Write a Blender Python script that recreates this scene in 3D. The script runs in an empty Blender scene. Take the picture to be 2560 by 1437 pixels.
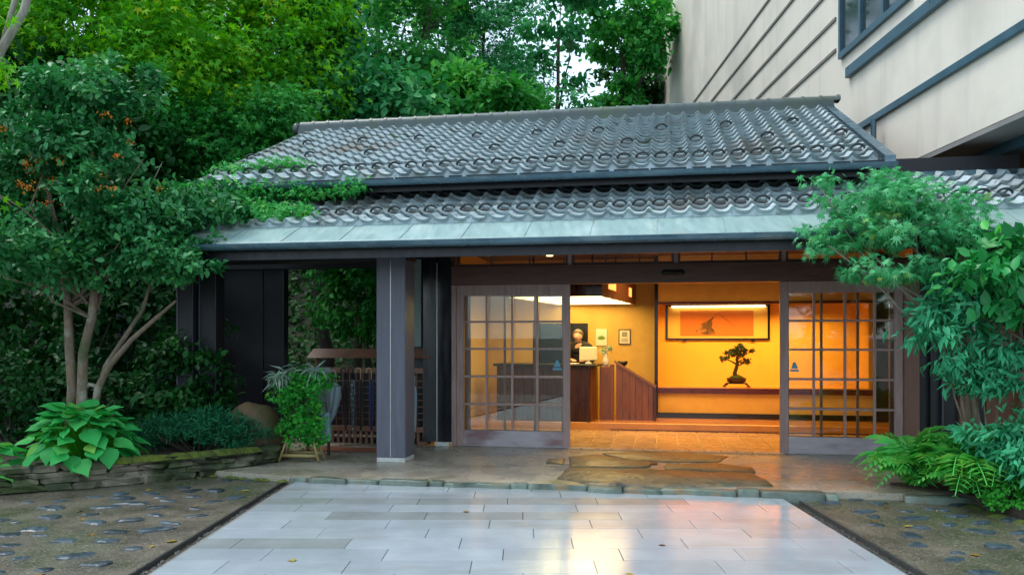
import bpy, bmesh, math, random
import numpy as np
from mathutils import Vector, Matrix, noise as mnoise

R = math.radians
scene = bpy.context.scene
COL = scene.collection

# ------------------------------------------------------------------ camera, sky, sun, exposure
CAM_H = 1.42
cam_d = bpy.data.cameras.new('camera')
cam = bpy.data.objects.new('camera', cam_d)
COL.objects.link(cam)
cam.location = (0, 0, CAM_H)
cam.rotation_euler = (R(90), 0, 0)
cam_d.sensor_width = 36
cam_d.lens = 28.125
cam_d.shift_x = -0.0094
cam_d.shift_y = 0.0486
cam_d.clip_end = 3000
cam_d.clip_start = 0.05
scene.camera = cam

SUN_ELEV, SUN_AZ = 66, -85       # azimuth: degrees clockwise from +Y
world = bpy.data.worlds.new('World')
scene.world = world
world.use_nodes = True
wn = world.node_tree.nodes
bg = wn['Background']
sky = wn.new('ShaderNodeTexSky')
sky.sky_type = 'NISHITA'
sky.sun_disc = False
sky.sun_elevation = R(SUN_ELEV)
sky.sun_rotation = R(SUN_AZ)
sky.air_density = 1.0
sky.dust_density = 1.5
sky.ozone_density = 1.5
# a thin, even layer of high cloud over the clear sky
cloud = wn.new('ShaderNodeMix'); cloud.data_type = 'RGBA'
cloud.inputs[0].default_value = 0.6
cloud.inputs[7].default_value = (3.9, 4.8, 5.3, 1)
world.node_tree.links.new(sky.outputs[0], cloud.inputs[6])
world.node_tree.links.new(cloud.outputs[2], bg.inputs[0])
bg.inputs[1].default_value = 0.15

sun_d = bpy.data.lights.new('sun', 'SUN')
sun_d.energy = 1.0
sun_d.angle = R(25)
sun_d.color = (1.0, 0.97, 0.92)
sun = bpy.data.objects.new('sun', sun_d)
COL.objects.link(sun)
_az, _el = R(SUN_AZ), R(SUN_ELEV)
_sd = Vector((math.sin(_az) * math.cos(_el), math.cos(_az) * math.cos(_el), math.sin(_el)))
sun.rotation_euler = (-_sd).to_track_quat('-Z', 'Y').to_euler()

vs = scene.view_settings
vs.view_transform = 'Standard'
vs.look = 'None'
vs.gamma = 1.0
vs.use_curve_mapping = False
vs.exposure = 1.2

# ------------------------------------------------------------------ helpers
def link(o):
    COL.objects.link(o)
    return o

def meta(o, label=None, cat=None, group=None, kind=None):
    if label: o['label'] = label
    if cat: o['category'] = cat
    if group: o['group'] = group
    if kind: o['kind'] = kind
    return o

def thing(name, label, cat, loc=(0, 0, 0), rz=0.0, group=None):
    o = bpy.data.objects.new(name, None)
    o.empty_display_size = 0.1
    link(o)
    o.location = loc
    o.rotation_euler = (0, 0, rz)
    return meta(o, label, cat, group)

def obj(name, me, mat=None, parent=None, loc=None, rot=None, scale=None):
    if mat is not None and not me.materials:
        me.materials.append(mat)
    o = bpy.data.objects.new(name, me)
    link(o)
    if parent is not None: o.parent = parent
    if loc is not None: o.location = loc
    if rot is not None: o.rotation_euler = rot
    if scale is not None: o.scale = scale
    return o

class MB:
    """collects geometry for ONE mesh"""
    def __init__(s): s.v = []; s.f = []
    def add(s, verts, faces):
        b = len(s.v)
        s.v += [tuple(p) for p in verts]
        s.f += [tuple(i + b for i in f) for f in faces]
        return s
    def box(s, a, b, bev=0.0):
        x0, y0, z0 = a; x1, y1, z1 = b
        if x0 > x1: x0, x1 = x1, x0
        if y0 > y1: y0, y1 = y1, y0
        if z0 > z1: z0, z1 = z1, z0
        if bev <= 0:
            return s.add([(x0,y0,z0),(x1,y0,z0),(x1,y1,z0),(x0,y1,z0),(x0,y0,z1),(x1,y0,z1),(x1,y1,z1),(x0,y1,z1)],
                         [(0,3,2,1),(4,5,6,7),(0,1,5,4),(1,2,6,5),(2,3,7,6),(3,0,4,7)])
        d = (x1-x0, y1-y0, z1-z0)
        bv = min(bev, min(d) * 0.45)
        bm = bmesh.new()
        bmesh.ops.create_cube(bm, size=1.0)
        for q in bm.verts:
            q.co = Vector(((x0+x1)/2 + q.co.x*d[0], (y0+y1)/2 + q.co.y*d[1], (z0+z1)/2 + q.co.z*d[2]))
        bmesh.ops.bevel(bm, geom=list(bm.edges), offset=bv, segments=1, affect='EDGES', profile=0.5)
        s.bm(bm)
        return s
    def bm(s, bm):
        bm.verts.index_update()
        s.add([tuple(q.co) for q in bm.verts], [[q.index for q in f.verts] for f in bm.faces])
        bm.free()
        return s
    def prism(s, poly, z0, z1):
        n = len(poly)
        v = [(p[0], p[1], z0) for p in poly] + [(p[0], p[1], z1) for p in poly]
        f = [tuple(range(n-1, -1, -1)), tuple(range(n, 2*n))]
        f += [(i, (i+1) % n, n + (i+1) % n, n + i) for i in range(n)]
        return s.add(v, f)
    def extr(s, prof, u0, u1):
        """profile in (v,z), extruded along u"""
        n = len(prof)
        v = [(u0, p[0], p[1]) for p in prof] + [(u1, p[0], p[1]) for p in prof]
        f = [tuple(range(n-1, -1, -1)), tuple(range(n, 2*n))]
        f += [(i, (i+1) % n, n + (i+1) % n, n + i) for i in range(n)]
        return s.add(v, f)
    def tube(s, pts, rad, k=8, cap=True):
        pts = [Vector(p) for p in pts]
        if not hasattr(rad, '__len__'): rad = [rad] * len(pts)
        base = len(s.v)
        ref = None
        for i, p in enumerate(pts):
            t = (pts[min(i+1, len(pts)-1)] - pts[max(i-1, 0)]).normalized()
            if ref is None:
                ref = t.orthogonal().normalized()
            else:
                ref = (ref - t * ref.dot(t))
                ref = ref.normalized() if ref.length > 1e-6 else t.orthogonal().normalized()
            b = t.cross(ref)
            for j in range(k):
                a = 2*math.pi*j/k
                s.v.append(tuple(p + (ref*math.cos(a) + b*math.sin(a)) * rad[i]))
        for i in range(len(pts)-1):
            for j in range(k):
                a = base + i*k + j; c = base + i*k + (j+1) % k
                s.f.append((a, c, c+k, a+k))
        if cap:
            s.f.append(tuple(base + j for j in range(k-1, -1, -1)))
            s.f.append(tuple(base + (len(pts)-1)*k + j for j in range(k)))
        return s
    def lathe(s, prof, c=(0, 0, 0), k=12, sx=1.0, sy=1.0):
        base = len(s.v)
        for r, z in prof:
            for j in range(k):
                a = 2*math.pi*j/k
                s.v.append((c[0] + sx*r*math.cos(a), c[1] + sy*r*math.sin(a), c[2] + z))
        for i in range(len(prof)-1):
            for j in range(k):
                a = base+i*k+j; b = base+i*k+(j+1) % k
                s.f.append((a, b, b+k, a+k))
        s.f.append(tuple(base + j for j in range(k-1, -1, -1)))
        s.f.append(tuple(base + (len(prof)-1)*k + j for j in range(k)))
        return s
    def mesh(s, name='m', smooth=False):
        me = bpy.data.meshes.new(name)
        me.from_pydata(s.v, [], s.f)
        if smooth: me.shade_smooth()
        me.update()
        return me
    def build(s, name, mat, parent=None, loc=None, rot=None, smooth=False):
        return obj(name, s.mesh(name, smooth), mat, parent, loc, rot)

def fast_mesh(name, V, F, attr=None, smooth=False):
    """V (n,3), F (m,k) numpy"""
    me = bpy.data.meshes.new(name)
    n, m, k = len(V), len(F), F.shape[1]
    me.vertices.add(n); me.vertices.foreach_set('co', V.astype(np.float32).ravel())
    me.loops.add(m*k); me.loops.foreach_set('vertex_index', F.astype(np.int32).ravel())
    me.polygons.add(m)
    me.polygons.foreach_set('loop_start', np.arange(0, m*k, k, dtype=np.int32))
    me.update(calc_edges=True)
    if attr is not None:
        a = me.attributes.new('rnd', 'FLOAT', 'POINT')
        a.data.foreach_set('value', attr.astype(np.float32))
    if smooth: me.shade_smooth()
    me.validate()
    return me

# ------------------------------------------------------------------ materials
def nodes_of(name):
    m = bpy.data.materials.new(name)
    m.use_nodes = True
    nt = m.node_tree
    return m, nt, nt.nodes, nt.links, nt.nodes['Principled BSDF']

def ramp(N, L, src, stops):
    r = N.new('ShaderNodeValToRGB')
    e = r.color_ramp.elements
    while len(e) < len(stops): e.new(0.5)
    for i, (p, c) in enumerate(stops):
        e[i].position = p
        e[i].color = (*c, 1) if len(c) == 3 else c
    L.new(src, r.inputs[0])
    return r

def pmat(name, c1, c2=None, rough=0.6, scale=6.0, stretch=(1, 1, 1), bump=0.15, bscale=None, spec=0.5,
         metal=0.0, coat=0.0, rnd=0.0, rvar=0.1, extra=None, coords='pos', bdist=0.01, coat_rough=0.05):
    """two-tone procedural surface: noise colour, noise roughness, noise bump, per-object value shift"""
    m, nt, N, L, P = nodes_of(name)
    c2 = c2 or tuple(x*0.7 for x in c1)
    if coords == 'pos':
        src = N.new('ShaderNodeNewGeometry').outputs['Position']
    else:
        src = N.new('ShaderNodeTexCoord').outputs['Object']
    mp = N.new('ShaderNodeMapping'); mp.inputs['Scale'].default_value = stretch
    L.new(src, mp.inputs[0])
    n1 = N.new('ShaderNodeTexNoise'); n1.inputs['Scale'].default_value = scale
    n1.inputs['Detail'].default_value = 6; n1.inputs['Roughness'].default_value = 0.62
    L.new(mp.outputs[0], n1.inputs['Vector'])
    col = ramp(N, L, n1.outputs[0], [(0.3, c2), (0.68, c1)]).outputs[0]
    if extra:
        for (ec, es, lo, hi, est) in extra:       # further stains: colour, scale, from, to, stretch
            n2 = N.new('ShaderNodeTexNoise'); n2.inputs['Scale'].default_value = es
            n2.inputs['Detail'].default_value = 5
            mp2 = N.new('ShaderNodeMapping'); mp2.inputs['Scale'].default_value = est
            mp2.inputs['Location'].default_value = (es, 3.1*es, 7.7)
            L.new(src, mp2.inputs[0]); L.new(mp2.outputs[0], n2.inputs['Vector'])
            rr = ramp(N, L, n2.outputs[0], [(lo, (0, 0, 0)), (hi, (1, 1, 1))])
            mx = N.new('ShaderNodeMix'); mx.data_type = 'RGBA'
            L.new(rr.outputs[0], mx.inputs[0]); L.new(col, mx.inputs[6]); mx.inputs[7].default_value = (*ec, 1)
            col = mx.outputs[2]
    if rnd > 0:
        oi = N.new('ShaderNodeObjectInfo')
        mr = N.new('ShaderNodeMapRange'); mr.inputs[3].default_value = 1-rnd; mr.inputs[4].default_value = 1+rnd
        L.new(oi.outputs['Random'], mr.inputs[0])
        hs = N.new('ShaderNodeHueSaturation'); L.new(mr.outputs[0], hs.inputs['Value']); L.new(col, hs.inputs['Color'])
        col = hs.outputs[0]
    L.new(col, P.inputs['Base Color'])
    rr = N.new('ShaderNodeMapRange'); rr.inputs[1].default_value = 0.3; rr.inputs[2].default_value = 0.7
    rr.inputs[3].default_value = max(0.02, rough - rvar); rr.inputs[4].default_value = min(1, rough + rvar)
    L.new(n1.outputs[0], rr.inputs[0]); L.new(rr.outputs[0], P.inputs['Roughness'])
    P.inputs['Specular IOR Level'].default_value = spec
    P.inputs['Metallic'].default_value = metal
    if coat:
        P.inputs['Coat Weight'].default_value = coat; P.inputs['Coat Roughness'].default_value = coat_rough
    if bump > 0:
        n3 = N.new('ShaderNodeTexNoise'); n3.inputs['Scale'].default_value = bscale or scale*5
        n3.inputs['Detail'].default_value = 5
        L.new(mp.outputs[0], n3.inputs['Vector'])
        b = N.new('ShaderNodeBump'); b.inputs['Strength'].default_value = bump; b.inputs['Distance'].default_value = bdist
        L.new(n3.outputs[0], b.inputs['Height']); L.new(b.outputs[0], P.inputs['Normal'])
    return m

def leafmat(name, stops, rough=0.38, trans=0.3, spec=0.5, obj_rnd=False, tcol=None):
    """leaf: colour by per-leaf number, some light passing through"""
    m, nt, N, L, P = nodes_of(name)
    if obj_rnd:
        src = N.new('ShaderNodeObjectInfo').outputs['Random']
    else:
        a = N.new('ShaderNodeAttribute'); a.attribute_name = 'rnd'; src = a.outputs['Fac']
    col = ramp(N, L, src, stops).outputs[0]
    L.new(col, P.inputs['Base Color'])
    P.inputs['Roughness'].default_value = rough
    P.inputs['Specular IOR Level'].default_value = spec
    t = N.new('ShaderNodeBsdfTranslucent')
    hs = N.new('ShaderNodeHueSaturation'); hs.inputs['Value'].default_value = 1.25; hs.inputs['Saturation'].default_value = 1.05
    hs.inputs['Hue'].default_value = 0.485
    L.new(col, hs.inputs['Color']); L.new(hs.outputs[0], t.inputs[0])
    mx = N.new('ShaderNodeMixShader'); mx.inputs[0].default_value = trans
    L.new(P.outputs[0], mx.inputs[1]); L.new(t.outputs[0], mx.inputs[2])
    L.new(mx.outputs[0], N['Material Output'].inputs[0])
    return m

def emit(name, c, s):
    m, nt, N, L, P = nodes_of(name)
    P.inputs['Base Color'].default_value = (*c, 1)
    P.inputs['Emission Color'].default_value = (*c, 1)
    P.inputs['Emission Strength'].default_value = s
    return m

def glassmat(name, tint=(0.93, 0.97, 0.95), ior=1.5):
    m, nt, N, L, P = nodes_of(name)
    N.remove(P)
    tr = N.new('ShaderNodeBsdfTransparent'); tr.inputs[0].default_value = (*tint, 1)
    gl = N.new('ShaderNodeBsdfGlossy'); gl.inputs['Roughness'].default_value = 0.01
    fr = N.new('ShaderNodeFresnel'); fr.inputs[0].default_value = ior
    mx = N.new('ShaderNodeMixShader')
    L.new(fr.outputs[0], mx.inputs[0]); L.new(tr.outputs[0], mx.inputs[1]); L.new(gl.outputs[0], mx.inputs[2])
    L.new(mx.outputs[0], N['Material Output'].inputs[0])
    return m

M = {}
M['soil'] = pmat('soil', (0.06, 0.045, 0.03), (0.025, 0.02, 0.012), 0.9, 5, bump=0.6, bdist=0.03)
M['forest'] = pmat('forest_floor', (0.03, 0.045, 0.015), (0.012, 0.016, 0.008), 0.95, 2.5, bump=0.8, bdist=0.1)
M['asphalt'] = pmat('ground_surface', (0.07, 0.068, 0.06), (0.04, 0.04, 0.036), 0.7, 4, bump=0.3)
M['granite'] = pmat('granite_slab', (0.36, 0.41, 0.445), (0.29, 0.335, 0.365), 0.10, 3.0, bump=0.07, bscale=70, spec=0.6, rnd=0.09, rvar=0.08,
                    extra=[((0.29, 0.31, 0.32), 120, 0.52, 0.7, (1, 1, 1)), ((0.26, 0.285, 0.29), 1.1, 0.55, 0.75, (1, 2.5, 1))])
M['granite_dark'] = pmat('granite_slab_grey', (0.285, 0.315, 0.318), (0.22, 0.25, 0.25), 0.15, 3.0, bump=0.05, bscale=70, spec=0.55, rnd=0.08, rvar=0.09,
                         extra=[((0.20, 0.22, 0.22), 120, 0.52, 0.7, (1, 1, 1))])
M['joint'] = pmat('mortar', (0.20, 0.19, 0.17), (0.12, 0.12, 0.10), 0.8, 9, bump=0.3)
M['terrace'] = pmat('washed_aggregate', (0.46, 0.40, 0.31), (0.30, 0.265, 0.20), 0.28, 2.0, bump=0.35, bscale=90, bdist=0.004, spec=0.5, rvar=0.16,
                    extra=[((0.13, 0.14, 0.05), 1.3, 0.54, 0.72, (1, 1, 1)), ((0.42, 0.37, 0.30), 110, 0.55, 0.68, (1, 1, 1)),
                           ((0.14, 0.12, 0.09), 80, 0.56, 0.7, (1, 1, 1))])
M['apron'] = pmat('wet_mud_concrete', (0.135, 0.115, 0.085), (0.058, 0.055, 0.042), 0.36, 2.2, bump=0.9, bscale=75, bdist=0.008, rvar=0.2,
                  extra=[((0.05, 0.075, 0.03), 1.1, 0.46, 0.68, (1, 1, 1)), ((0.24, 0.21, 0.16), 70, 0.56, 0.66, (1, 1, 1)), ((0.04, 0.04, 0.03), 45, 0.57, 0.68, (1, 1, 1)), ((0.05, 0.045, 0.03), 3.0, 0.55, 0.75, (1, 1, 1))])
M['pebble'] = pmat('dark_stone', (0.05, 0.078, 0.098), (0.02, 0.03, 0.038), 0.38, 14, bump=0.5, bscale=40, rnd=0.35, spec=0.5, rvar=0.12)
M['gravel'] = pmat('gravel', (0.075, 0.078, 0.072), (0.02, 0.02, 0.02), 0.4, 40, bump=0.3, rnd=0.2)
M['flag'] = pmat('flagstone', (0.22, 0.155, 0.085), (0.10, 0.08, 0.048), 0.42, 2.6, bump=0.9, bscale=9, bdist=0.03, rnd=0.2, spec=0.55, rvar=0.15,
                 extra=[((0.28, 0.18, 0.07), 2.2, 0.52, 0.7, (1, 1, 1)), ((0.05, 0.045, 0.03), 7, 0.56, 0.7, (1, 1, 1)), ((0.09, 0.11, 0.07), 3.7, 0.55, 0.7, (1, 1, 1))])
M['edge'] = pmat('edge_stone', (0.16, 0.21, 0.17), (0.07, 0.09, 0.07), 0.4, 6, bump=0.5, bscale=25, rnd=0.3,
                 extra=[((0.2, 0.13, 0.06), 4, 0.55, 0.7, (1, 1, 1))])
M['wallstone'] = pmat('mossy_wall_stone', (0.25, 0.215, 0.155), (0.10, 0.09, 0.06), 0.75, 4.5, bump=0.8, bscale=16, bdist=0.02, rnd=0.3,
                      extra=[((0.035, 0.05, 0.014), 2.4, 0.44, 0.58, (1, 1, 1)), ((0.016, 0.016, 0.011), 5, 0.52, 0.72, (1, 1, 1))])
M['moss'] = pmat('moss', (0.12, 0.155, 0.012), (0.035, 0.06, 0.008), 0.95, 9, bump=1.0, bscale=60, bdist=0.02)
M['rock'] = pmat('brown_rock', (0.15, 0.095, 0.04), (0.07, 0.05, 0.022), 0.7, 3, bump=0.5, bscale=12, bdist=0.02,
                 extra=[((0.06, 0.08, 0.02), 2.5, 0.5, 0.7, (1, 1, 1))])
M['tile'] = pmat('grey_roof_tile', (0.45, 0.535, 0.555), (0.33, 0.405, 0.425), 0.34, 5, bump=0.08, bscale=50, rnd=0.2, spec=0.5, rvar=0.1,
                 extra=[((0.27, 0.225, 0.19), 0.8, 0.56, 0.74, (1, 1, 1)), ((0.15, 0.19, 0.14), 3.0, 0.58, 0.76, (1, 1, 1)), ((0.13, 0.14, 0.12), 14.0, 0.60, 0.72, (1, 1, 1))])
M['ridge'] = pmat('ridge_tile', (0.075, 0.105, 0.105), (0.045, 0.065, 0.06), 0.36, 5, bump=0.15, rnd=0.15, spec=0.6,
                  extra=[((0.06, 0.09, 0.05), 2.0, 0.5, 0.7, (1, 1, 1))])
M['guard'] = pmat('snow_guard', (0.055, 0.068, 0.072), (0.03, 0.038, 0.04), 0.8, 9, bump=0.1, spec=0.15)
M['deck'] = pmat('roof_underlay', (0.02, 0.02, 0.022), (0.012, 0.012, 0.014), 0.8, 4)
M['copper'] = pmat('patinated_copper', (0.25, 0.37, 0.355), (0.18, 0.285, 0.275), 0.5, 3, stretch=(6, 1, 1), bump=0.1, spec=0.3,
                   extra=[((0.32, 0.43, 0.41), 2.0, 0.5, 0.75, (3, 1, 1)), ((0.20, 0.25, 0.22), 5.0, 0.58, 0.8, (5, .6, .6)), ((0.30, 0.28, 0.23), 2.2, 0.62, 0.8, (1, 1, 1))])
M['gutter'] = pmat('gutter_metal', (0.10, 0.19, 0.24), (0.055, 0.11, 0.15), 0.28, 2.2, stretch=(1, 3, 3), bump=0.06, spec=0.7, metal=0.35,
                   extra=[((0.20, 0.26, 0.27), 1.8, 0.55, 0.75, (1, 4, 4))])
M['black'] = pmat('black_stained_wood', (0.012, 0.013, 0.018), (0.007, 0.007, 0.010), 0.45, 3, stretch=(6, 6, 0.6), bump=0.12)
M['blackgloss'] = pmat('black_lacquer_panel', (0.014, 0.016, 0.022), (0.009, 0.010, 0.013), 0.2, 2, stretch=(4, 4, 0.5), bump=0.03)
M['pillar'] = pmat('grey_stained_timber', (0.115, 0.118, 0.15), (0.08, 0.08, 0.105), 0.42, 3, stretch=(7, 7, 0.5), bump=0.1,
                   extra=[((0.06, 0.062, 0.08), 1.4, 0.55, 0.75, (2, 2, 0.4))])
M['whitestone'] = pmat('pale_stone', (0.62, 0.62, 0.58), (0.42, 0.42, 0.38), 0.5, 9, bump=0.2)
M['trim'] = pmat('brushed_metal_trim', (0.5, 0.5, 0.47), (0.35, 0.35, 0.33), 0.35, 8, metal=0.7, bump=0.02)
M['doorwood'] = pmat('weathered_door_wood', (0.38, 0.26, 0.235), (0.25, 0.16, 0.14), 0.36, 4, stretch=(5, 5, 0.7), bump=0.12, bscale=40, spec=0.5, rnd=0.08)
M['doorrail'] = pmat('sky_pale_weathered_rail', (0.48, 0.43, 0.45), (0.34, 0.28, 0.29), 0.33, 3, stretch=(0.6, 4, 4), bump=0.12, bscale=40,  # weathered wood made paler: sky reflection put into the colour
                     extra=[((0.22, 0.12, 0.12), 1.1, 0.54, 0.68, (1, 3, 3))])
M['lintel'] = pmat('brown_beam_wood', (0.135, 0.066, 0.046), (0.085, 0.04, 0.028), 0.42, 3, stretch=(0.5, 6, 6), bump=0.12, bscale=30)
M['jamb'] = pmat('red_brown_jamb', (0.24, 0.115, 0.075), (0.15, 0.07, 0.045), 0.42, 3, stretch=(6, 6, 0.5), bump=0.12)
M['darkred'] = pmat('dark_red_lacquer', (0.10, 0.018, 0.014), (0.06, 0.012, 0.010), 0.3, 4, stretch=(0.6, 4, 4), bump=0.04)
M['plaster'] = pmat('ochre_plaster', (0.66, 0.42, 0.10), (0.57, 0.35, 0.08), 0.85, 6, bump=0.12, bscale=80)
M['alcove'] = pmat('lamplit_alcove_plaster', (0.76, 0.41, 0.05), (0.70, 0.365, 0.045), 0.8, 3, bump=0.08, bscale=80)  # warm plaster with the lamps' orange put into the base colour
M['ceiling'] = pmat('ceiling_boards', (0.15, 0.085, 0.035), (0.10, 0.055, 0.022), 0.6, 4, stretch=(1, 6, 1), bump=0.08)
M['floorwood'] = pmat('polished_floor_wood', (0.62, 0.27, 0.06), (0.50, 0.20, 0.045), 0.18, 3, stretch=(0.6, 6, 1), bump=0.04, coat=0.4)
M['floortile'] = pmat('hall_floor_tile', (0.40, 0.26, 0.125), (0.36, 0.23, 0.11), 0.28, 3, bump=0.04, rnd=0.12)
M['counterwood'] = pmat('counter_wood', (0.20, 0.07, 0.028), (0.12, 0.04, 0.016), 0.32, 3, stretch=(5, 5, 0.6), bump=0.06)
M['counterdark'] = pmat('counter_front', (0.055, 0.018, 0.012), (0.03, 0.010, 0.008), 0.3, 3, stretch=(5, 5, 0.6), bump=0.05)
M['blacktop'] = pmat('black_counter_top', (0.012, 0.014, 0.012), (0.008, 0.009, 0.008), 0.2, 4, bump=0.02)
M['paper'] = pmat('cream_paper', (0.78, 0.72, 0.52), (0.70, 0.63, 0.44), 0.8, 5, bump=0.03)
M['white'] = pmat('white_paint', (0.74, 0.73, 0.68), (0.62, 0.61, 0.57), 0.6, 5, bump=0.04)
M['bark'] = pmat('tree_bark', (0.25, 0.18, 0.12), (0.12, 0.09, 0.06), 0.85, 9, stretch=(3, 3, 0.8), bump=0.8, bscale=26, bdist=0.015,
                 extra=[((0.30, 0.28, 0.22), 5, 0.56, 0.7, (1, 1, 1)), ((0.07, 0.09, 0.035), 3, 0.55, 0.7, (1, 1, 1))])
M['darkbark'] = pmat('dark_bark', (0.07, 0.055, 0.04), (0.035, 0.028, 0.02), 0.9, 8, stretch=(3, 3, 0.8), bump=0.8, bscale=20, bdist=0.02)
M['paletrunk'] = pmat('pale_bark', (0.36, 0.33, 0.27), (0.22, 0.20, 0.16), 0.85, 8, stretch=(3, 3, 0.8), bump=0.5)
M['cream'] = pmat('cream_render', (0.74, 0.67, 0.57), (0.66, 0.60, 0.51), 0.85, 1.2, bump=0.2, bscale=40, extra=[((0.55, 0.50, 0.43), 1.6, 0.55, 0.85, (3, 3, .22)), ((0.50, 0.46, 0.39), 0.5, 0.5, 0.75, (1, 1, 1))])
M['soffit'] = pmat('shaded_soffit_render', (0.24, 0.235, 0.22), (0.19, 0.185, 0.175), 0.85, 1.6, bump=0.1, bscale=60)  # grey stands for the overhang's shade, put into the render colour
M['tanwall'] = pmat('tan_wall', (0.42, 0.34, 0.25), (0.34, 0.28, 0.2), 0.85, 2, bump=0.15, bscale=50)
M['bluetrim'] = pmat('dark_teal_metal', (0.045, 0.11, 0.15), (0.028, 0.07, 0.10), 0.35, 4, bump=0.04, spec=0.6)
M['greyline'] = pmat('grey_joint_rod', (0.20, 0.185, 0.165), (0.15, 0.14, 0.12), 0.7, 6)
M['bamboo'] = pmat('bamboo', (0.34, 0.27, 0.10), (0.22, 0.17, 0.06), 0.5, 6, stretch=(2, 2, 0.6), bump=0.1)
M['rackwood'] = pmat('rack_wood', (0.23, 0.11, 0.065), (0.15, 0.068, 0.04), 0.5, 4, stretch=(2, 2, 1), bump=0.1)
M['metal'] = pmat('grey_metal', (0.35, 0.36, 0.38), (0.28, 0.29, 0.30), 0.35, 6, metal=0.6, bump=0.02)
M['skin'] = pmat('skin', (0.62, 0.36, 0.24), (0.55, 0.30, 0.19), 0.5, 9, bump=0.02, coords='obj')
M['hair'] = pmat('hair', (0.22, 0.17, 0.11), (0.12, 0.09, 0.06), 0.5, 30, bump=0.3)
M['suit'] = pmat('dark_cloth', (0.018, 0.018, 0.022), (0.012, 0.012, 0.014), 0.8, 20, bump=0.1)
M['terracotta'] = pmat('red_mat_fibre', (0.36, 0.12, 0.06), (0.26, 0.08, 0.04), 0.9, 20, bump=0.4, bscale=120)
M['glass'] = glassmat('clear_glass')
M['darkpane'] = pmat('dark_window_glass', (0.03, 0.045, 0.055), (0.02, 0.03, 0.035), 0.06, 2, bump=0, spec=0.7)
M['decal'] = pmat('blue_sticker', (0.12, 0.36, 0.46), (0.09, 0.30, 0.40), 0.5, 5, bump=0)
M['lampface'] = emit('lamp_diffuser', (1.0, 0.70, 0.26), 3.0)
M['tube'] = emit('alcove_tube', (1.0, 0.80, 0.42), 5.0)
M['lampcut'] = emit('lamp_cutout', (1.0, 0.30, 0.06), 1.2)
M['downlight'] = emit('downlight', (1.0, 0.62, 0.25), 2.5)

# leaves
G = {}
G['osmanthus'] = leafmat('osmanthus_leaf', [(0.0, (0.0146, 0.109, 0.0308)), (0.45, (0.0291, 0.208, 0.0588)), (0.8, (0.073, 0.342, 0.105)), (1.0, (0.121, 0.414, 0.0701))], 0.4, 0.18, 0.35)
G['flower'] = leafmat('orange_blossom', [(0, (0.55, 0.16, 0.02)), (1, (0.75, 0.32, 0.05))], 0.7, 0.3, 0.2)
G['maple_bg'] = leafmat('broad_maple_leaf', [(0.0, (0.0314, 0.213, 0.0142)), (0.4, (0.0788, 0.396, 0.0212)), (0.75, (0.21, 0.58, 0.0212)), (0.93, (0.444, 0.58, 0.0171)), (1.0, (0.685, 0.58, 0.0212))], 0.50, 0.42, 0.22)
G['green_bg'] = leafmat('mid_green_leaf', [(0.0, (0.015, 0.155, 0.0246)), (0.5, (0.0336, 0.281, 0.0458)), (0.85, (0.0931, 0.446, 0.0794)), (1.0, (0.224, 0.559, 0.0354))], 0.50, 0.35, 0.22)
G['teal_bg'] = leafmat('teal_leaf', [(0.0, (0.0113, 0.12, 0.034)), (0.5, (0.032, 0.251, 0.0787)), (0.85, (0.113, 0.458, 0.171)), (1.0, (0.21, 0.531, 0.184))], 0.50, 0.3, 0.22)
G['dark_bg'] = leafmat('dark_shade_leaf', [(0.0, (0.0044, 0.0413, 0.00803)), (0.6, (0.0106, 0.0822, 0.0147)), (1.0, (0.0264, 0.151, 0.0234))], 0.50, 0.2, 0.22)  # dark foliage; its tone also stands for shade in the canopy gaps
G['maple'] = leafmat('maple_leaf', [(0.0, (0.0283, 0.232, 0.0909)), (0.5, (0.071, 0.41, 0.155)), (0.88, (0.153, 0.505, 0.235)), (0.97, (0.324, 0.505, 0.0909)), (1.0, (0.549, 0.505, 0.0545))], 0.50, 0.35, 0.22)
G['nandina'] = leafmat('nandina_leaf', [(0.0, (0.0207, 0.228, 0.104)), (0.5, (0.0517, 0.404, 0.184)), (1.0, (0.129, 0.495, 0.273))], 0.50, 0.25, 0.22)
G['glossy'] = leafmat('glossy_leaf', [(0.0, (0.012, 0.164, 0.0426)), (0.6, (0.0299, 0.307, 0.0781)), (1.0, (0.0896, 0.471, 0.0709))], 0.4, 0.22, 0.35)
G['fern'] = leafmat('fern_leaf', [(0.0, (0.0524, 0.398, 0.067)), (0.5, (0.104, 0.57, 0.114)), (1.0, (0.244, 0.57, 0.114))], 0.50, 0.35, 0.22)
G['strap'] = leafmat('strap_leaf', [(0, (0.0861, 0.439, 0.0194)), (1, (0.201, 0.5, 0.0291))], 0.50, 0.3, 0.22)
G['mound'] = leafmat('mound_leaf', [(0, (0.0296, 0.282, 0.029)), (1, (0.0885, 0.499, 0.0576))], 0.50, 0.3, 0.22)
G['hosta'] = leafmat('hosta_leaf', [(0.0, (0.0277, 0.316, 0.0634)), (0.5, (0.0484, 0.462, 0.106)), (0.85, (0.0863, 0.464, 0.106)), (1.0, (0.208, 0.464, 0.0634))], 0.50, 0.3, 0.22, obj_rnd=True)
G['yew'] = leafmat('yew_leaf', [(0.0, (0.0073, 0.0956, 0.0381)), (1.0, (0.0244, 0.209, 0.0897))], 0.50, 0.12, 0.22)
G['ivy'] = leafmat('ivy_leaf', [(0.0, (0.013, 0.179, 0.0173)), (0.6, (0.0325, 0.342, 0.0344)), (1.0, (0.13, 0.413, 0.037))], 0.50, 0.3, 0.22)
G['vine'] = leafmat('vine_leaf', [(0.0, (0.0224, 0.219, 0.0504)), (0.6, (0.0673, 0.439, 0.101)), (1.0, (0.164, 0.465, 0.0675))], 0.50, 0.3, 0.22)
G['bamboo'] = leafmat('pale_bamboo_leaf', [(0.0, (0.16, 0.30, 0.20)), (1.0, (0.42, 0.55, 0.42))], 0.45, 0.25)
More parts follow.
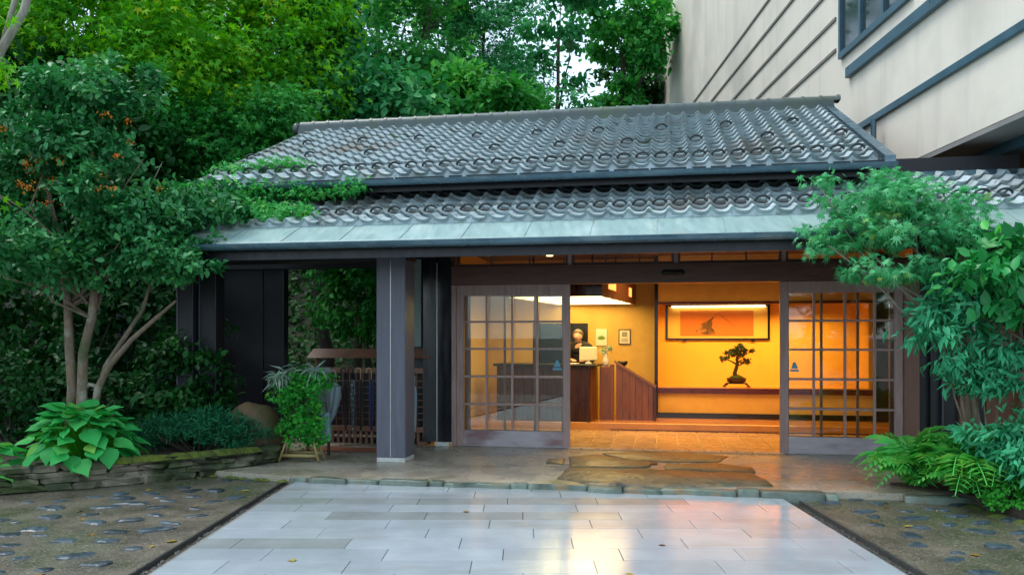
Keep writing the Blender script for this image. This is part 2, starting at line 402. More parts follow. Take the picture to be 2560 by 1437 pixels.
G['bonsai'] = leafmat('bonsai_needle', [(0.0, (0.02, 0.05, 0.012)), (1.0, (0.07, 0.10, 0.03))], 0.6, 0.1)

# ------------------------------------------------------------------ foliage
def T_oval(w=0.30):
    return (np.array([(0, 0, 0), (-w*.9, .28, .06), (-w*.82, .62, .05), (0, 1, -.10), (w*.82, .62, .05), (w*.9, .28, .06)], float),
            np.array([(0, 5, 4), (0, 4, 3), (0, 3, 2), (0, 2, 1)]))
def T_long(w=0.16):
    return np.array([(0, 0, 0), (-w, .4, .05), (0, 1, -.12), (w, .4, .05)], float), np.array([(0, 3, 2), (0, 2, 1)])
def T_maple():
    v = [(0, 0.05, 0)]
    lobes = [(-125, .38), (-70, .72), (-32, .92), (0, 1.05), (32, .92), (70, .72), (125, .38)]
    pts = []
    for i, (a, r) in enumerate(lobes):
        if i:
            am = (a + lobes[i-1][0]) / 2
            pts.append((am, .30))
        pts.append((a, r))
    for a, r in pts:
        v.append((r*math.sin(R(a))*.62, .05 + r*math.cos(R(a))*.62 + .2, -.10*r*r))
    v = np.array(v, float); v[0] = (0, .22, .03)
    f = [(0, i+1, i) for i in range(1, len(pts))]
    return v, np.array(f)
def T_maple5():
    v = [(0, .25, .03)]
    lobes = [(-105, .5), (-50, .9), (0, 1.05), (50, .9), (105, .5)]
    pts = []
    for i, (a, r) in enumerate(lobes):
        if i: pts.append(((a + lobes[i-1][0]) / 2, .36))
        pts.append((a, r))
    for a, r in pts:
        v.append((r*math.sin(R(a))*.6, .25 + r*math.cos(R(a))*.6, -.10*r*r))
    return np.array(v, float), np.array([(0, i+1, i) for i in range(1, len(pts))])
TPL = {'oval': T_oval(), 'long': T_long(), 'maple': T_maple(), 'maple5': T_maple5(), 'needle': T_long(0.07), 'round': T_oval(0.42)}

def norm(a):
    return a / np.maximum(np.linalg.norm(a, axis=1, keepdims=True), 1e-9)

def leaves(P, D, Nn, size, tpl, rnd):
    """positions, tip directions, normals, sizes -> V,F,attr"""
    tv, tf = TPL[tpl]
    D = norm(D)
    Z = norm(Nn - (Nn*D).sum(1, keepdims=True)*D)
    X = np.cross(D, Z)
    n, k = len(P), len(tv)
    V = (P[:, None, :] + size[:, None, None] * (tv[None, :, 0:1]*X[:, None, :] + tv[None, :, 1:2]*D[:, None, :] + tv[None, :, 2:3]*Z[:, None, :])).reshape(-1, 3)
    F = (tf[None] + (np.arange(n)*k)[:, None, None]).reshape(-1, tf.shape[1])
    return V, F, np.repeat(rnd, k)

def crown(name, blobs, n, tpl, size, mat, parent=None, seed=0, clump=0.3, per=60, droop=0.25, shell=0.55, up=0.8, flat=0.6, origin=(0, 0, 0), tone=0.55, box=None):
    """blobs: (cx,cy,cz,rx,ry,rz). Leaves sit in clumps spread through the blobs' volume (denser towards the skin)."""
    g = np.random.default_rng(seed)
    B = np.array(blobs, float)
    w = B[:, 3]*B[:, 4] + B[:, 3]*B[:, 5] + B[:, 4]*B[:, 5]
    nc = max(3, n // per)
    bi = g.choice(len(B), nc, p=w/w.sum())
    d = norm(g.normal(size=(nc, 3)))
    r = shell + (1-shell) * g.random(nc)**0.6
    r[g.random(nc) < 0.2] *= 0.6
    C = B[bi, :3] + d * r[:, None] * B[bi, 3:6]
    out = norm(d + 1e-6)
    cs = clump * (0.6 + 0.8*g.random(nc))
    ct = g.random(nc)
    ci = g.integers(0, nc, n)
    off = g.normal(size=(n, 3)) * np.array([1, 1, flat])
    P = C[ci] + off * cs[ci][:, None] * 0.6
    o = out[ci]
    D = o*0.5 + g.normal(size=(n, 3))*0.6 + np.array([0, 0, -droop])
    Nn = np.array([0, 0, 1.0])*up + o*0.6 + g.normal(size=(n, 3))*0.45
    sz = size * (0.6 + 0.8*g.random(n))
    rn = np.clip(tone*ct[ci] + (1-tone)*g.random(n), 0, 1)
    if box is not None:
        k = np.ones(n, bool)
        for ax, lo, hi in box: k &= (P[:, ax] > lo) & (P[:, ax] < hi)
        P, D, Nn, sz, rn = P[k], D[k], Nn[k], sz[k], rn[k]
    P = P - np.array(origin)
    V, F, A = leaves(P, D, Nn, sz, tpl, rn)
    return obj(name, fast_mesh(name, V, F, A), mat, parent), C

def limb(p0, p1, r0, r1, rng, wob=0.06, n=6):
    p0, p1 = Vector(p0), Vector(p1)
    pts, rad = [], []
    for i in range(n):
        t = i/(n-1)
        q = p0.lerp(p1, t)
        if 0 < i < n-1: q = q + Vector((rng.uniform(-wob, wob), rng.uniform(-wob, wob), rng.uniform(-wob, wob)*.5))
        pts.append(q); rad.append(r0 + (r1-r0)*t)
    return pts, rad

def tree(name, label, cat, base, blobs, n, tpl, size, leaf, bark, tr=0.12, seed=1, group=None, forks=6, clump=.35, per=70, extra=None, **kw):
    """base (x,y,z) world; blobs world"""
    t = thing(name, label, cat, base, 0, group)
    rng = random.Random(seed)
    bx = Vector(base)
    c = Vector(np.average(np.array(blobs)[:, :3], axis=0))
    mb = MB()
    top = Vector((bx.x*0.35 + c.x*0.65, bx.y*0.35 + c.y*0.65, c.z))
    pts, rad = limb((0, 0, -0.1), top-bx, tr, tr*.45, rng, wob=tr*.9, n=8)
    mb.tube(pts, rad, 9)
    for i in range(forks):
        b = blobs[i % len(blobs)]
        e = Vector((b[0] + rng.uniform(-.6, .6)*b[3], b[1] + rng.uniform(-.6, .6)*b[4], b[2] + rng.uniform(-.3, .5)*b[5])) - bx
        s = pts[rng.randint(3, 6)]
        p2, r2 = limb(s, e, tr*.42, tr*.10, rng, wob=.10, n=7)
        mb.tube(p2, r2, 6)
        for q in range(2):
            k = rng.randint(2, 5)
            e2 = p2[k] + Vector((rng.uniform(-.5, .5), rng.uniform(-.5, .5), rng.uniform(-.1, .5)))
            p3, r3 = limb(p2[k], e2, tr*.16, tr*.05, rng, wob=.05, n=5)
            mb.tube(p3, r3, 5)
    mb.build('trunk', bark, t, smooth=True)
    crown('crown', blobs, n, tpl, size, leaf, t, seed, clump, per, origin=base, **kw)
    return t

# ------------------------------------------------------------------ frames of reference
A10 = R(10)
P0 = Vector((-0.886, 10.48, 0))
UX, VX = Vector((math.cos(A10), -math.sin(A10), 0)), Vector((math.sin(A10), math.cos(A10), 0))
def W(u, v, z=0.0):
    """building coordinates -> world"""
    return P0 + UX*u + VX*v + Vector((0, 0, z))

# ================================================================== THE SETTING
def sstep(a, b, x):
    t = min(1, max(0, (x-a)/(b-a))); return t*t*(3-2*t)

def struct(o, kind='structure'):
    o['kind'] = kind
    return o

gm = MB().add([(-900, -900, -0.16), (900, -900, -0.16), (900, 900, -0.16), (-900, 900, -0.16)], [(0, 1, 2, 3)])
struct(gm.build('ground', M['asphalt']))

def hill_z(x, y):
    y0 = 14.6 - 3.6*sstep(-6.2, -8.5, x)
    h = 8.5*sstep(y0, y0+17, y)*sstep(1.5, -4.5, x)
    h += 0.35*(mnoise.noise(Vector((x*.35, y*.35, 1.7))))*sstep(y0, y0+3, y)
    return h - 0.10 if h > 0 else -0.10
nx, ny = 70, 60
HV, HF = [], []
for j in range(ny+1):
    for i in range(nx+1):
        x = -40 + 48*i/nx; y = 10.6 + 38*(j/ny)**1.3
        HV.append((x, y, hill_z(x, y) - 0.02))
for j in range(ny):
    for i in range(nx):
        a = j*(nx+1)+i
        HF.append((a, a+1, a+nx+2, a+nx+1))
hm = MB(); hm.v = HV; hm.f = HF
struct(hm.build('hillside', M['forest'], smooth=True))

g = np.random.default_rng(5)
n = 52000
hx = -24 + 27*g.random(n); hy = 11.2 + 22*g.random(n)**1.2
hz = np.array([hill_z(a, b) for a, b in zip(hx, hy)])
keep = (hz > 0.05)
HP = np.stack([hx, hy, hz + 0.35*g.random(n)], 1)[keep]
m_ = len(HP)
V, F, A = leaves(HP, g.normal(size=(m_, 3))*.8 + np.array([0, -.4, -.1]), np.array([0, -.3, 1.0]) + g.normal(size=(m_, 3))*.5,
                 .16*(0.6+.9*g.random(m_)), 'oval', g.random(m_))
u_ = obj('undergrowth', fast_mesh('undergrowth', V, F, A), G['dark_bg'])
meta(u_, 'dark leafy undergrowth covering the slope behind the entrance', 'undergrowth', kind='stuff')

# terrace in front of the doors
def poly_world(pts_uv): return [tuple(W(u, v)[:2]) for u, v in pts_uv]
tm = MB().prism(poly_world([(-4.6, -1.9), (-2.6, -2.2), (-1.02, -2.52), (4.9, -2.40), (8.4, -2.2), (8.4, 0.02), (-0.03, 0.02), (-0.03, 1.2), (-4.6, 1.2)]), -0.14, 0.0)
struct(tm.build('terrace', M['terrace']))

# granite paving: individual slabs, running bond, cut along the terrace edge
pv_bed = MB().prism([(-2.33, 0.6), (2.46, 0.6), (2.40, 7.50), (-2.36, 8.24)], -0.15, -0.066)
pave = struct(pv_bed.build('paving', M['joint']))
def clip_back(poly):
    # keep the side nearer than the slanting terrace edge
    a, b = Vector((-2.36, 8.175)), Vector((2.40, 7.445))
    nrm = Vector((b.y-a.y, -(b.x-a.x)))       # points to smaller y
    out = []
    for i in range(len(poly)):
        p, q = Vector(poly[i]), Vector(poly[(i+1) % len(poly)])
        dp, dq = (p-a).dot(nrm), (q-a).dot(nrm)
        if dp >= 0: out.append(tuple(p))
        if (dp >= 0) != (dq >= 0):
            t = dp/(dp-dq); out.append(tuple(p.lerp(q, t)))
    return out
rngp = random.Random(11)
ROW, LEN = 0.2935, 0.80
row_y = 4.985 - 0.2935*13
ri = 0
offs = [0.10, 0.52, 0.27, 0.66, 0.0, 0.43]
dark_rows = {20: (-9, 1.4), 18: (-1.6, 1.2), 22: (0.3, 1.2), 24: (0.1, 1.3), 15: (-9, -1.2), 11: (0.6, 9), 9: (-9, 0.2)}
while row_y < 8.3:
    x = -2.31 - offs[ri % 6] * LEN
    while x < 2.39:
        x0, x1 = max(x, -2.31) + .0022, min(x + LEN, 2.385) - .0022
        if x1 - x0 > 0.03:
            p = clip_back([(x0, row_y+.0022), (x1, row_y+.0022), (x1, row_y+ROW-.0022), (x0, row_y+ROW-.0022)])
            if len(p) > 2:
                top = -0.05 + rngp.uniform(-.0012, .0012)
                c = (x0+x1)/2
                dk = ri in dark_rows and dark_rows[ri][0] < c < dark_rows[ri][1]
                cx_, cy_ = sum(q[0] for q in p)/len(p), sum(q[1] for q in p)/len(p)
                bv = [(q[0] + (cx_-q[0])*.004, q[1] + (cy_-q[1])*.010) for q in p]
                mb = MB(); k = len(p)
                mb.add([(q[0], q[1], -0.1) for q in p] + [(q[0], q[1], top-.003) for q in p] + [(q[0], q[1], top) for q in bv],
                       [(i, (i+1) % k, k+(i+1) % k, k+i) for i in range(k)] + [(k+i, k+(i+1) % k, 2*k+(i+1) % k, 2*k+i) for i in range(k)] + [tuple(range(2*k, 3*k))])
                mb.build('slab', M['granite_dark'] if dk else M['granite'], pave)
        x += LEN
    row_y += ROW; ri += 1

# aprons of wet concrete with dark stones set in, either side of the paving
ap_l = struct(MB().prism([(-2.455, 0.6), (-2.455, 8.2), (-2.7, 8.65), (-3.1, 8.85), (-3.6, 8.4), (-4.3, 7.9), (-5.2, 7.4), (-7.5, 6.6), (-7.5, 0.6)], -0.15, -0.062).build('apron_left', M['apron']))
ap_r = struct(MB().prism([(2.531, 0.6), (8, 0.6), (8, 5.5), (4.6, 6.9), (4.5, 7.25), (2.531, 7.45)], -0.15, -0.062).build('apron_right', M['apron']))
def cobble_mesh(seed):
    r = random.Random(seed); k = 9
    v, f = [], []
    rad = [r.uniform(.58, 1.15) for _ in range(k)]
    for h, s in ((-.6, 1.0), (.15, .98), (.55, .72)):
        for j in range(k):
            a = 2*math.pi*j/k
            v.append((s*rad[j]*math.cos(a), s*rad[j]*math.sin(a), h + r.uniform(-.12, .12)*(h > 0)))
    v.append((0, 0, .62))
    for i in range(2):
        for j in range(k): f.append((i*k+j, i*k+(j+1) % k, (i+1)*k+(j+1) % k, (i+1)*k+j))
    for j in range(k): f.append((2*k+j, 2*k+(j+1) % k, 3*k))
    mb = MB(); mb.v = v; mb.f = f
    return mb.mesh('stone', False)
cob = [cobble_mesh(s) for s in range(6)]
for m in cob: m.materials.append(M['pebble'])
rs = random.Random(3)
def cobbles(parent, test, x0, x1, y0, y1, sp):
    done = []
    y = y0
    while y < y1:
        x = x0 + rs.uniform(0, sp)
        while x < x1:
            px, py = x + rs.uniform(-.35, .35)*sp, y + rs.uniform(-.35, .35)*sp
            if test(px, py) and all((px-a)**2 + (py-b)**2 > (sp*.62)**2 for a, b in done):
                done.append((px, py))
                s = rs.uniform(.05, .10)
                obj('stone', cob[rs.randrange(6)], None, parent, (px, py, -0.062 + .001), (rs.uniform(-.06, .06), rs.uniform(-.06, .06), rs.uniform(-.6, .6)), (s*rs.uniform(1, 1.7), s*rs.uniform(.7, 1.1), s*rs.uniform(.18, .34)))
            x += sp
        y += sp*.82
def in_left(x, y): return -6.3 < x < -2.62 and y < 8.35 + (x+3.1)*0.78 - .05 and y < 8.55
def in_right(x, y): return 2.72 < x < 5.2 and y < 7.40 - (x-2.6)*.08 and (x < 3.85 or y < 7.05 - (x-3.9)*1.0)
cobbles(ap_l, in_left, -6.3, -2.5, 3.6, 8.6, 0.31)
cobbles(ap_r, in_right, 2.7, 5.0, 3.6, 7.5, 0.33)

# scattered fallen leaves on the wet ground
gl_ = np.random.default_rng(19); n = 150
lx = -6 + 11*gl_.random(n); ly = 4.2 + 4.0*gl_.random(n)
kk = ((lx < -2.6) & (ly < 8.35 + (lx+3.1)*.78 - .15)) | ((lx > 2.65) & (lx < 4.1) & (ly < 7.2)) | (gl_.random(n) < .07) & (ly < 7.3)
lx, ly = lx[kk], ly[kk]; n = len(lx)
V, F, A = leaves(np.stack([lx, ly, np.where(np.abs(lx) < 2.35, -.046, -.056)], 1), np.stack([gl_.normal(size=n), gl_.normal(size=n), np.zeros(n)], 1), np.tile([0, 0, 1.0], (n, 1)) + gl_.normal(size=(n, 3))*.12, .05 + .05*gl_.random(n), 'oval', gl_.random(n))
lf = obj('fallen_leaves', fast_mesh('fallen_leaves', V, F, A), leafmat('fallen_leaf', [(0, (.10, .05, .015)), (.5, (.22, .13, .02)), (1, (.42, .36, .06))], .5, .1, .3))
meta(lf, 'a few brown and yellow fallen leaves on the wet ground', 'leaves', kind='stuff')

# drain channels: dark gravel between paving and aprons, with a thin kerb edge
for nm, xa, xb, yb, kx in (('drain_channel_left', -2.435, -2.335, 8.2, -2.454), ('drain_channel_right', 2.415, 2.51, 7.46, 2.512)):
    d = struct(MB().box((xa, 0.6, -0.15), (xb, yb, -0.092)).build(nm, M['soil']))
    MB().box((kx, 0.6, -0.15), (kx+.018, yb, -0.055)).build('edge_strip', M['gravel'], d)
    gg = np.random.default_rng(7); n = 900
    mb = MB()
    tv = [(1, 0, 0), (-.5, .8, 0), (-.5, -.8, 0), (0, 0, .8), (.2, .1, -.4)]
    Vv, Ff = [], []
    for i in range(n):
        cx_, cy_, s = xa + .012 + (xb-xa-.024)*gg.random(), .7 + (yb-.75)*gg.random(), .009 + .012*gg.random()
        a = 6.28*gg.random(); ca_, sa_ = math.cos(a), math.sin(a)
        b = len(Vv)
        for q in tv: Vv.append((cx_ + s*(q[0]*ca_-q[1]*sa_), cy_ + s*(q[0]*sa_+q[1]*ca_), -.088 + s*q[2]))
        Ff += [(b, b+1, b+3), (b+1, b+2, b+3), (b+2, b, b+3)]
    o = obj('gravel', fast_mesh('gravel', np.array(Vv), np.array(Ff)), M['gravel'], d)
    o['kind'] = 'stuff'

# planting beds
struct(MB().prism([(-2.98, 9.0), (-3.15, 8.86), (-3.6, 8.46), (-4.3, 7.96), (-5.2, 7.45), (-7.5, 6.65), (-9.5, 6.7), (-9.5, 11.5), (-4.2, 11.2), (-2.95, 9.7)], -0.14, 0.13).build('planting_bed_left', M['soil']))
struct(MB().prism([(3.55, 7.72), (3.72, 7.45), (3.98, 7.1), (4.05, 6.6), (4.2, 6.2), (4.7, 5.5), (7.5, 5.0), (8, 7.6), (5.5, 8.0)], -0.14, 0.02).build('planting_bed_right', M['soil']))
# moss along the bed's edge (right), and at the foot of the stone wall (left)
def moss_pad(name, pts, w, z, label, seed):
    r = random.Random(seed); mb = MB()
    for i in range(len(pts)-1):
        for k in range(9):
            t = r.random()
            c = Vector(pts[i]).lerp(Vector(pts[i+1]), t)
            s = r.uniform(.5, 1.2)*w
            v = [(c.x + s*math.cos(a)*r.uniform(.7, 1.2), c.y + s*math.sin(a)*.6*r.uniform(.7, 1.2), z-.012) for a in [6.283*j/9 for j in range(9)]]
            v.append((c.x, c.y, z + r.uniform(.005, .02)))
            mb.add(v, [(j, (j+1) % 9, 9) for j in range(9)])
    o = mb.build(name, M['moss'], smooth=True)
    return meta(o, label, 'moss', kind='stuff')
moss_pad('moss', [(3.4, 7.55), (3.72, 7.40), (3.95, 7.05), (3.95, 6.55), (4.1, 6.1), (4.6, 5.45)], .11, -.055, 'yellow green moss along the edge of the fern bed', 4)
moss_pad('moss', [(-2.75, 8.62), (-3.1, 8.7), (-3.6, 8.32), (-4.3, 7.83)], .08, -.055, 'thin moss at the foot of the low stone wall', 6)

moss_pad('moss', [tuple(W(-.95, -2.56)[:2]), tuple(W(-1.8, -2.42)[:2]), tuple(W(-2.7, -2.22)[:2]), tuple(W(-3.2, -2.1)[:2])], 0.07, -.045, 'dark moss where the terrace corner meets the cobbled apron', 9)
# flagstones and edging stones of the terrace (parts of the setting)
def flag(name, pts, z0, z1, mat, parent, bev=.012, seed=0, sub=3):
    r = random.Random(seed)
    out = []
    for i in range(len(pts)):
        p, q = Vector(pts[i]), Vector(pts[(i+1) % len(pts)])
        for k in range(sub):
            c = p.lerp(q, k/sub)
            j = (q-p).length*.05
            out.append((c.x + r.uniform(-j, j), c.y + r.uniform(-j, j)))
    cx_ = sum(a for a, b in out)/len(out); cy_ = sum(b for a, b in out)/len(out)
    L_ = max(max(abs(a-cx_), abs(b-cy_)) for a, b in out)
    ins = [(a + (cx_-a)*bev/L_*2, b + (cy_-b)*bev/L_*2) for a, b in out]
    k = len(out)
    mb = MB().add([(a, b, z0) for a, b in out] + [(a, b, z1-bev) for a, b in out] + [(a, b, z1 + r.uniform(-.003, .003)) for a, b in ins] + [(cx_, cy_, z1+.004)],
                  [(i, (i+1) % k, k+(i+1) % k, k+i) for i in range(k)] + [(k+i, k+(i+1) % k, 2*k+(i+1) % k, 2*k+i) for i in range(k)] + [(2*k+i, 2*k+(i+1) % k, 3*k) for i in range(k)])
    return mb.build(name, mat, parent, smooth=True)
terr = bpy.data.objects['terrace']
FL = [
    [(1.95, -0.42), (2.25, -0.22), (3.0, -0.16), (3.45, -0.42), (3.30, -0.86), (2.75, -0.98), (2.25, -0.80)],
    [(1.62, -0.80), (1.90, -0.50), (2.20, -0.86), (2.62, -1.05), (2.50, -1.42), (1.72, -1.50)],
    [(2.70, -1.10), (3.30, -0.95), (3.66, -1.20), (3.64, -1.52), (2.72, -1.48)],
    [(1.70, -1.58), (2.50, -1.52), (2.95, -1.58), (3.62, -1.62), (3.74, -2.20), (3.0, -2.46), (2.1, -2.50), (1.64, -2.2)],
    [(1.38, -0.95), (1.56, -0.90), (1.60, -1.30), (1.40, -1.28)],
]
for i, p in enumerate(FL):
    flag('flagstone', [tuple(W(u, v)[:2]) for u, v in p], -.03, .014 + .006*(i % 2), M['flag'], terr, seed=i)
re_ = random.Random(21)
u = -1.05
while u < 5.6:
    w = re_.choice((.14, .2, .3, .38, .5, .6))*re_.uniform(.85, 1.15)
    big = u > 1.5 and u < 3.8
    d = re_.uniform(.05, .10) if not big else re_.uniform(.08, .15)
    v1 = -2.50 + .012*(u+1)
    h = re_.uniform(-.012, .008) + (.014 if 2.9 < u < 3.8 else 0)
    if u < 3.8 or re_.random() < .7:
        q = [W(u+.006, v1-d+re_.uniform(-.015, .015)), W(u+w-.008, v1-d+re_.uniform(-.015, .015)), W(u+w-.008, v1+.03), W(u+.006, v1+.03)]
        flag('edge_stone', [tuple(a[:2]) for a in q], -.12, h, M['edge'], terr, bev=.008, seed=int(u*100)+500, sub=4)
    u += w

# ================================================================== ENTRANCE BUILDING
bld = thing('entrance_building', 'timber entrance building with grey tiled roof and lit sliding doors', 'building', P0, -A10)
def part(name, mat, a=None, b=None, bev=0.0, parent=None, label=None):
    o = MB().box(a, b, bev).build(name, mat, parent or bld)
    if label: o['label'] = label
    return o

# ---- roofs
PITCH, SLOPE = 0.213, 0.45
TH = math.atan(SLOPE)
COURSE = 0.232           # along the slope
ct, st = math.cos(TH), math.sin(TH)
prof_t = [0, .10, .26, .44, .60, .70, .78, .86, .94, 1.02, 1.10]
def prof_h(t): return .046*math.exp(-((t-.88)/.135)**2) + .026*((t-.42)/.42)**2*(t < .85) + (.020 if t >= .85 else 0)*.6
def tile_geo():
    hs = [prof_h(t) for t in prof_t]
    k = len(prof_t)
    v = []
    L_ = COURSE*1.12
    def P(t, s, hh): # slope coords -> (u, v, z)
        return (t*PITCH, s*ct - hh*st, s*st + hh*ct)
    for t, h in zip(prof_t, hs): v.append(P(t, .024, h + .008))          # bottom of front lip
    for t, h in zip(prof_t, hs): v.append(P(t, 0, h + .050))
    for t, h in zip(prof_t, hs): v.append(P(t, L_, h + .004))
    f = []
    for i in range(k-1):
        f.append((i, i+1, k+i+1, k+i)); f.append((k+i, k+i+1, 2*k+i+1, 2*k+i))
    return v, f
tv_, tf_ = tile_geo()
tile_me = bpy.data.meshes.new('roof_tile'); tile_me.from_pydata(tv_, [], tf_); tile_me.shade_smooth(); tile_me.materials.append(M['tile'])
try: tile_me.set_sharp_from_angle(angle=R(40))
except Exception: pass
def eave_geo():
    v, f = list(tv_), list(tf_)
    k = len(prof_t); b = len(v)
    for i in range(k): v.append(tv_[i])
    for i in range(k): v.append((prof_t[i]*PITCH*.985, -.006, -.034))
    for i in range(k-1): f.append((b+k+i, b+k+i+1, b+i+1, b+i))
    me = bpy.data.meshes.new('eave_tile'); me.from_pydata(v, [], f); me.shade_smooth(); me.materials.append(M['tile'])
    try: me.set_sharp_from_angle(angle=R(40))
    except Exception: pass
    return me
eave_me = eave_geo()
def guard_geo():
    mb = MB(); pts = []
    n_ = 9
    for i in range(n_+1):
        a = math.pi*i/n_
        x = .42*PITCH + .080*math.cos(a); h = .045 + .072*math.sin(a); s = .10
        pts.append((x, s*ct - h*st, s*st + h*ct))
    mb.tube(pts, .014, 6)
    # dark plate standing in for the shadow and debris inside the ring
    b = []
    for i in range(10):
        a = 2*math.pi*i/10
        x = .42*PITCH + .074*math.cos(a); s = .115 + .062*math.sin(a); h = .048
        b.append((x, s*ct - h*st, s*st + h*ct))
    mb.add(b, [tuple(range(10))])
    me = mb.mesh('snow_guard', True); me.materials.append(M['guard'])
    return me
guard_me = guard_geo()

def roof(label, u0, u1, v0, z0, ncourse, guards, indiv, th=.05):
    v1 = v0 + ncourse*COURSE*ct; z1 = z0 + ncourse*COURSE*st
    r = MB().extr([(v0+.02, z0-.004), (v1, z1-.004), (v1, z1-th), (v0+.02, z0-th)], u0+.02, u1-.02).build('roof', M['deck'], bld)
    r['label'] = label
    nc = int(round((u1-u0)/PITCH))
    rest = []
    rt = random.Random(5)
    for c in range(ncourse):
        for i in range(nc):
            p = (u0 + i*PITCH + rt.uniform(-.002, .002), v0 + c*COURSE*ct + rt.uniform(-.004, .004), z0 + c*COURSE*st + rt.uniform(-.002, .002))
            if c == 0: obj('eave_tile', eave_me, None, r, p)
            elif c in indiv: obj('roof_tile', tile_me, None, r, p)
            else: rest.append(p)
            if (c, ) in guards or (c, i % 4) in guards:
                obj('snow_guard', guard_me, None, r, p)
    if rest:
        Tv = np.array(tv_); Tf = np.array(tf_)
        Vv = (np.array(rest)[:, None, :] + Tv[None]).reshape(-1, 3)
        Ff = (Tf[None] + (np.arange(len(rest))*len(Tv))[:, None, None]).reshape(-1, 4)
        o = obj('tile_field', fast_mesh('tile_field', Vv, Ff, smooth=True), M['tile'], r)
        try: o.data.set_sharp_from_angle(angle=R(40))
        except Exception: pass
        o['kind'] = 'stuff'
    return r, v1, z1
LU0, LU1 = -2.75, 7.05
r_low, lv1, lz1 = roof('narrow lower tiled roof above the doors', LU0, LU1, -1.70, 2.665, 6, {(1, )}, set(range(6)))
UU0, UU1 = -2.95, 5.02
r_up, uv1, uz1 = roof('large upper tiled roof with a ridge', UU0, UU1, -1.12, 3.30, 15, {(1, ), (5, 0), (9, 2)}, {0})

# copper strip, gutters, fascias
MB().extr([(-2.21, 2.435), (-1.66, 2.685), (-1.66, 2.65), (-2.21, 2.405)], LU0-.15, LU1).build('copper_strip', M['copper'], bld)
MB().extr([(-2.235, 2.41), (-2.205, 2.443), (-2.19, 2.443), (-2.19, 2.40), (-2.235, 2.40)], LU0-.15, LU1).build('drip_edge', M['copper'], bld)
strip = [o for o in bld.children if o.name.startswith('copper_strip')][0]
for k in range(15):      # folded seams of the copper strip
    a = LU0 + .1 + .66*k
    MB().extr([(-2.212, 2.437), (-1.70, 2.670), (-1.70, 2.675), (-2.212, 2.442)], a, a+.006).build('seam', M['copper'], strip)
def gutter(v, z, u0, u1, rr, seams):
    pr = []
    for i in range(9):
        a = math.pi*(1 + i/8)
        pr.append((v + rr*math.cos(a), z + rr*1.05*math.sin(a)))
    pr += [(v + rr - .006, z)]
    for i in range(8, -1, -1):
        a = math.pi*(1 + i/8)
        pr.append((v + (rr-.006)*math.cos(a), z + (rr-.006)*1.05*math.sin(a)))
    mb = MB()
    n_ = len(pr)
    mb.add([(u0, p[0], p[1]) for p in pr] + [(u1, p[0], p[1]) for p in pr], [(i, (i+1) % n_, n_+(i+1) % n_, n_+i) for i in range(n_)])
    mb.add([(u0, p[0], p[1]) for p in pr[:9]] + [(u1, p[0], p[1]) for p in pr[:9]], [tuple(range(9)), tuple(range(17, 8, -1))])
    o = mb.build('gutter', M['gutter'], bld)
    for s in seams:
        q = []
        for i in range(9):
            a = math.pi*(1 + i/8)
            q.append((s, v + (rr+.004)*math.cos(a), z + (rr+.004)*1.05*math.sin(a)))
        m2 = MB()
        m2.add(q + [(s+.03, b, c) for a, b, c in q], [(i, i+1, 9+i+1, 9+i) for i in range(8)])
        m2.build('gutter_bracket', M['gutter'], o)
    return o
gutter(-2.30, 2.408, LU0-.1, 6.9, .062, [-2.2 + .72*i for i in range(13)])
gutter(-1.19, 3.262, UU0, 5.12, .058, [-2.5 + .66*i for i in range(12)])
part('fascia', M['black'], (LU0, -2.19, 2.25), (LU1, -2.15, 2.39))
part('fascia', M['black'], (UU0+.05, -1.06, 3.15), (UU1+.05, -1.02, 3.28))
part('eave_gap_board', M['guard'], (UU0+.05, -1.125, 3.235), (UU1+.09, -1.105, 3.305))  # dark colour paints the shaded gap between tiles and gutter
part('eave_gap_board', M['guard'], (LU0, -2.16, 2.39), (LU1, -2.14, 2.425))  # likewise the shaded gap below the copper strip
# soffits
MB().extr([(-2.15, 2.30), (0.15, 2.66), (0.15, 2.70), (-2.15, 2.34)], LU0+.05, LU1-.1).build('soffit', M['black'], bld)
MB().extr([(-1.02, 3.17), (-.42, 3.38), (-.42, 3.42), (-1.02, 3.21)], UU0+.1, UU1-.05).build('soffit', M['black'], bld)
part('clerestory_wall', M['black'], (UU0+.2, lv1-.02, 2.75), (6.6, lv1+.06, 3.45))
MB().extr([(lv1-.10, lz1-.01), (lv1-.02, lz1+.06), (lv1+.0, lz1+.02)], LU0, LU1-.1).build('flashing', M['gutter'], bld)
# ridge: stacked courses and half-round caps
rv = uv1 + .02
for k, (w, h0, h1) in enumerate(((.15, -.06, .03), (.125, .033, .075), (.10, .078, .115))):
    part('ridge_course', M['ridge'], (UU0-.16, rv-w, uz1+h0), (UU1+.1, rv+w, uz1+h1))
def cap_mesh():
    mb = MB(); k = 8
    for (x, r_) in ((0, .088), (.20, .082), (.205, .097), (.245, .097)):
        for j in range(k+1):
            a = math.pi*j/k
            mb.v.append((x, r_*math.cos(a), r_*math.sin(a)))
    for i in range(3):
        for j in range(k):
            a = i*(k+1)+j; mb.f.append((a, a+1, a+k+2, a+k+1))
    mb.f.append(tuple(range(k, -1, -1))); mb.f.append(tuple(range(3*(k+1), 4*(k+1))))
    me = mb.mesh('ridge_tile', True); me.materials.append(M['ridge'])
    try: me.set_sharp_from_angle(angle=R(45))
    except Exception: pass
    return me
capm = cap_mesh()
u = UU0-.16
ridge_holder = [o for o in bld.children if o.name.startswith('ridge_course')][-1]
while u < UU1:
    obj('ridge_tile', capm, None, ridge_holder, (u, rv, uz1+.113), (0, 0, 0))
    u += .245
MB().lathe([(.02, 0), (.10, .01), (.115, .05), (.09, .10), (.02, .12)], (0, 0, 0), 10).build('ridge_end', M['ridge'], bld, (UU0-.19, rv, uz1+.08), (0, R(-90), 0), True)
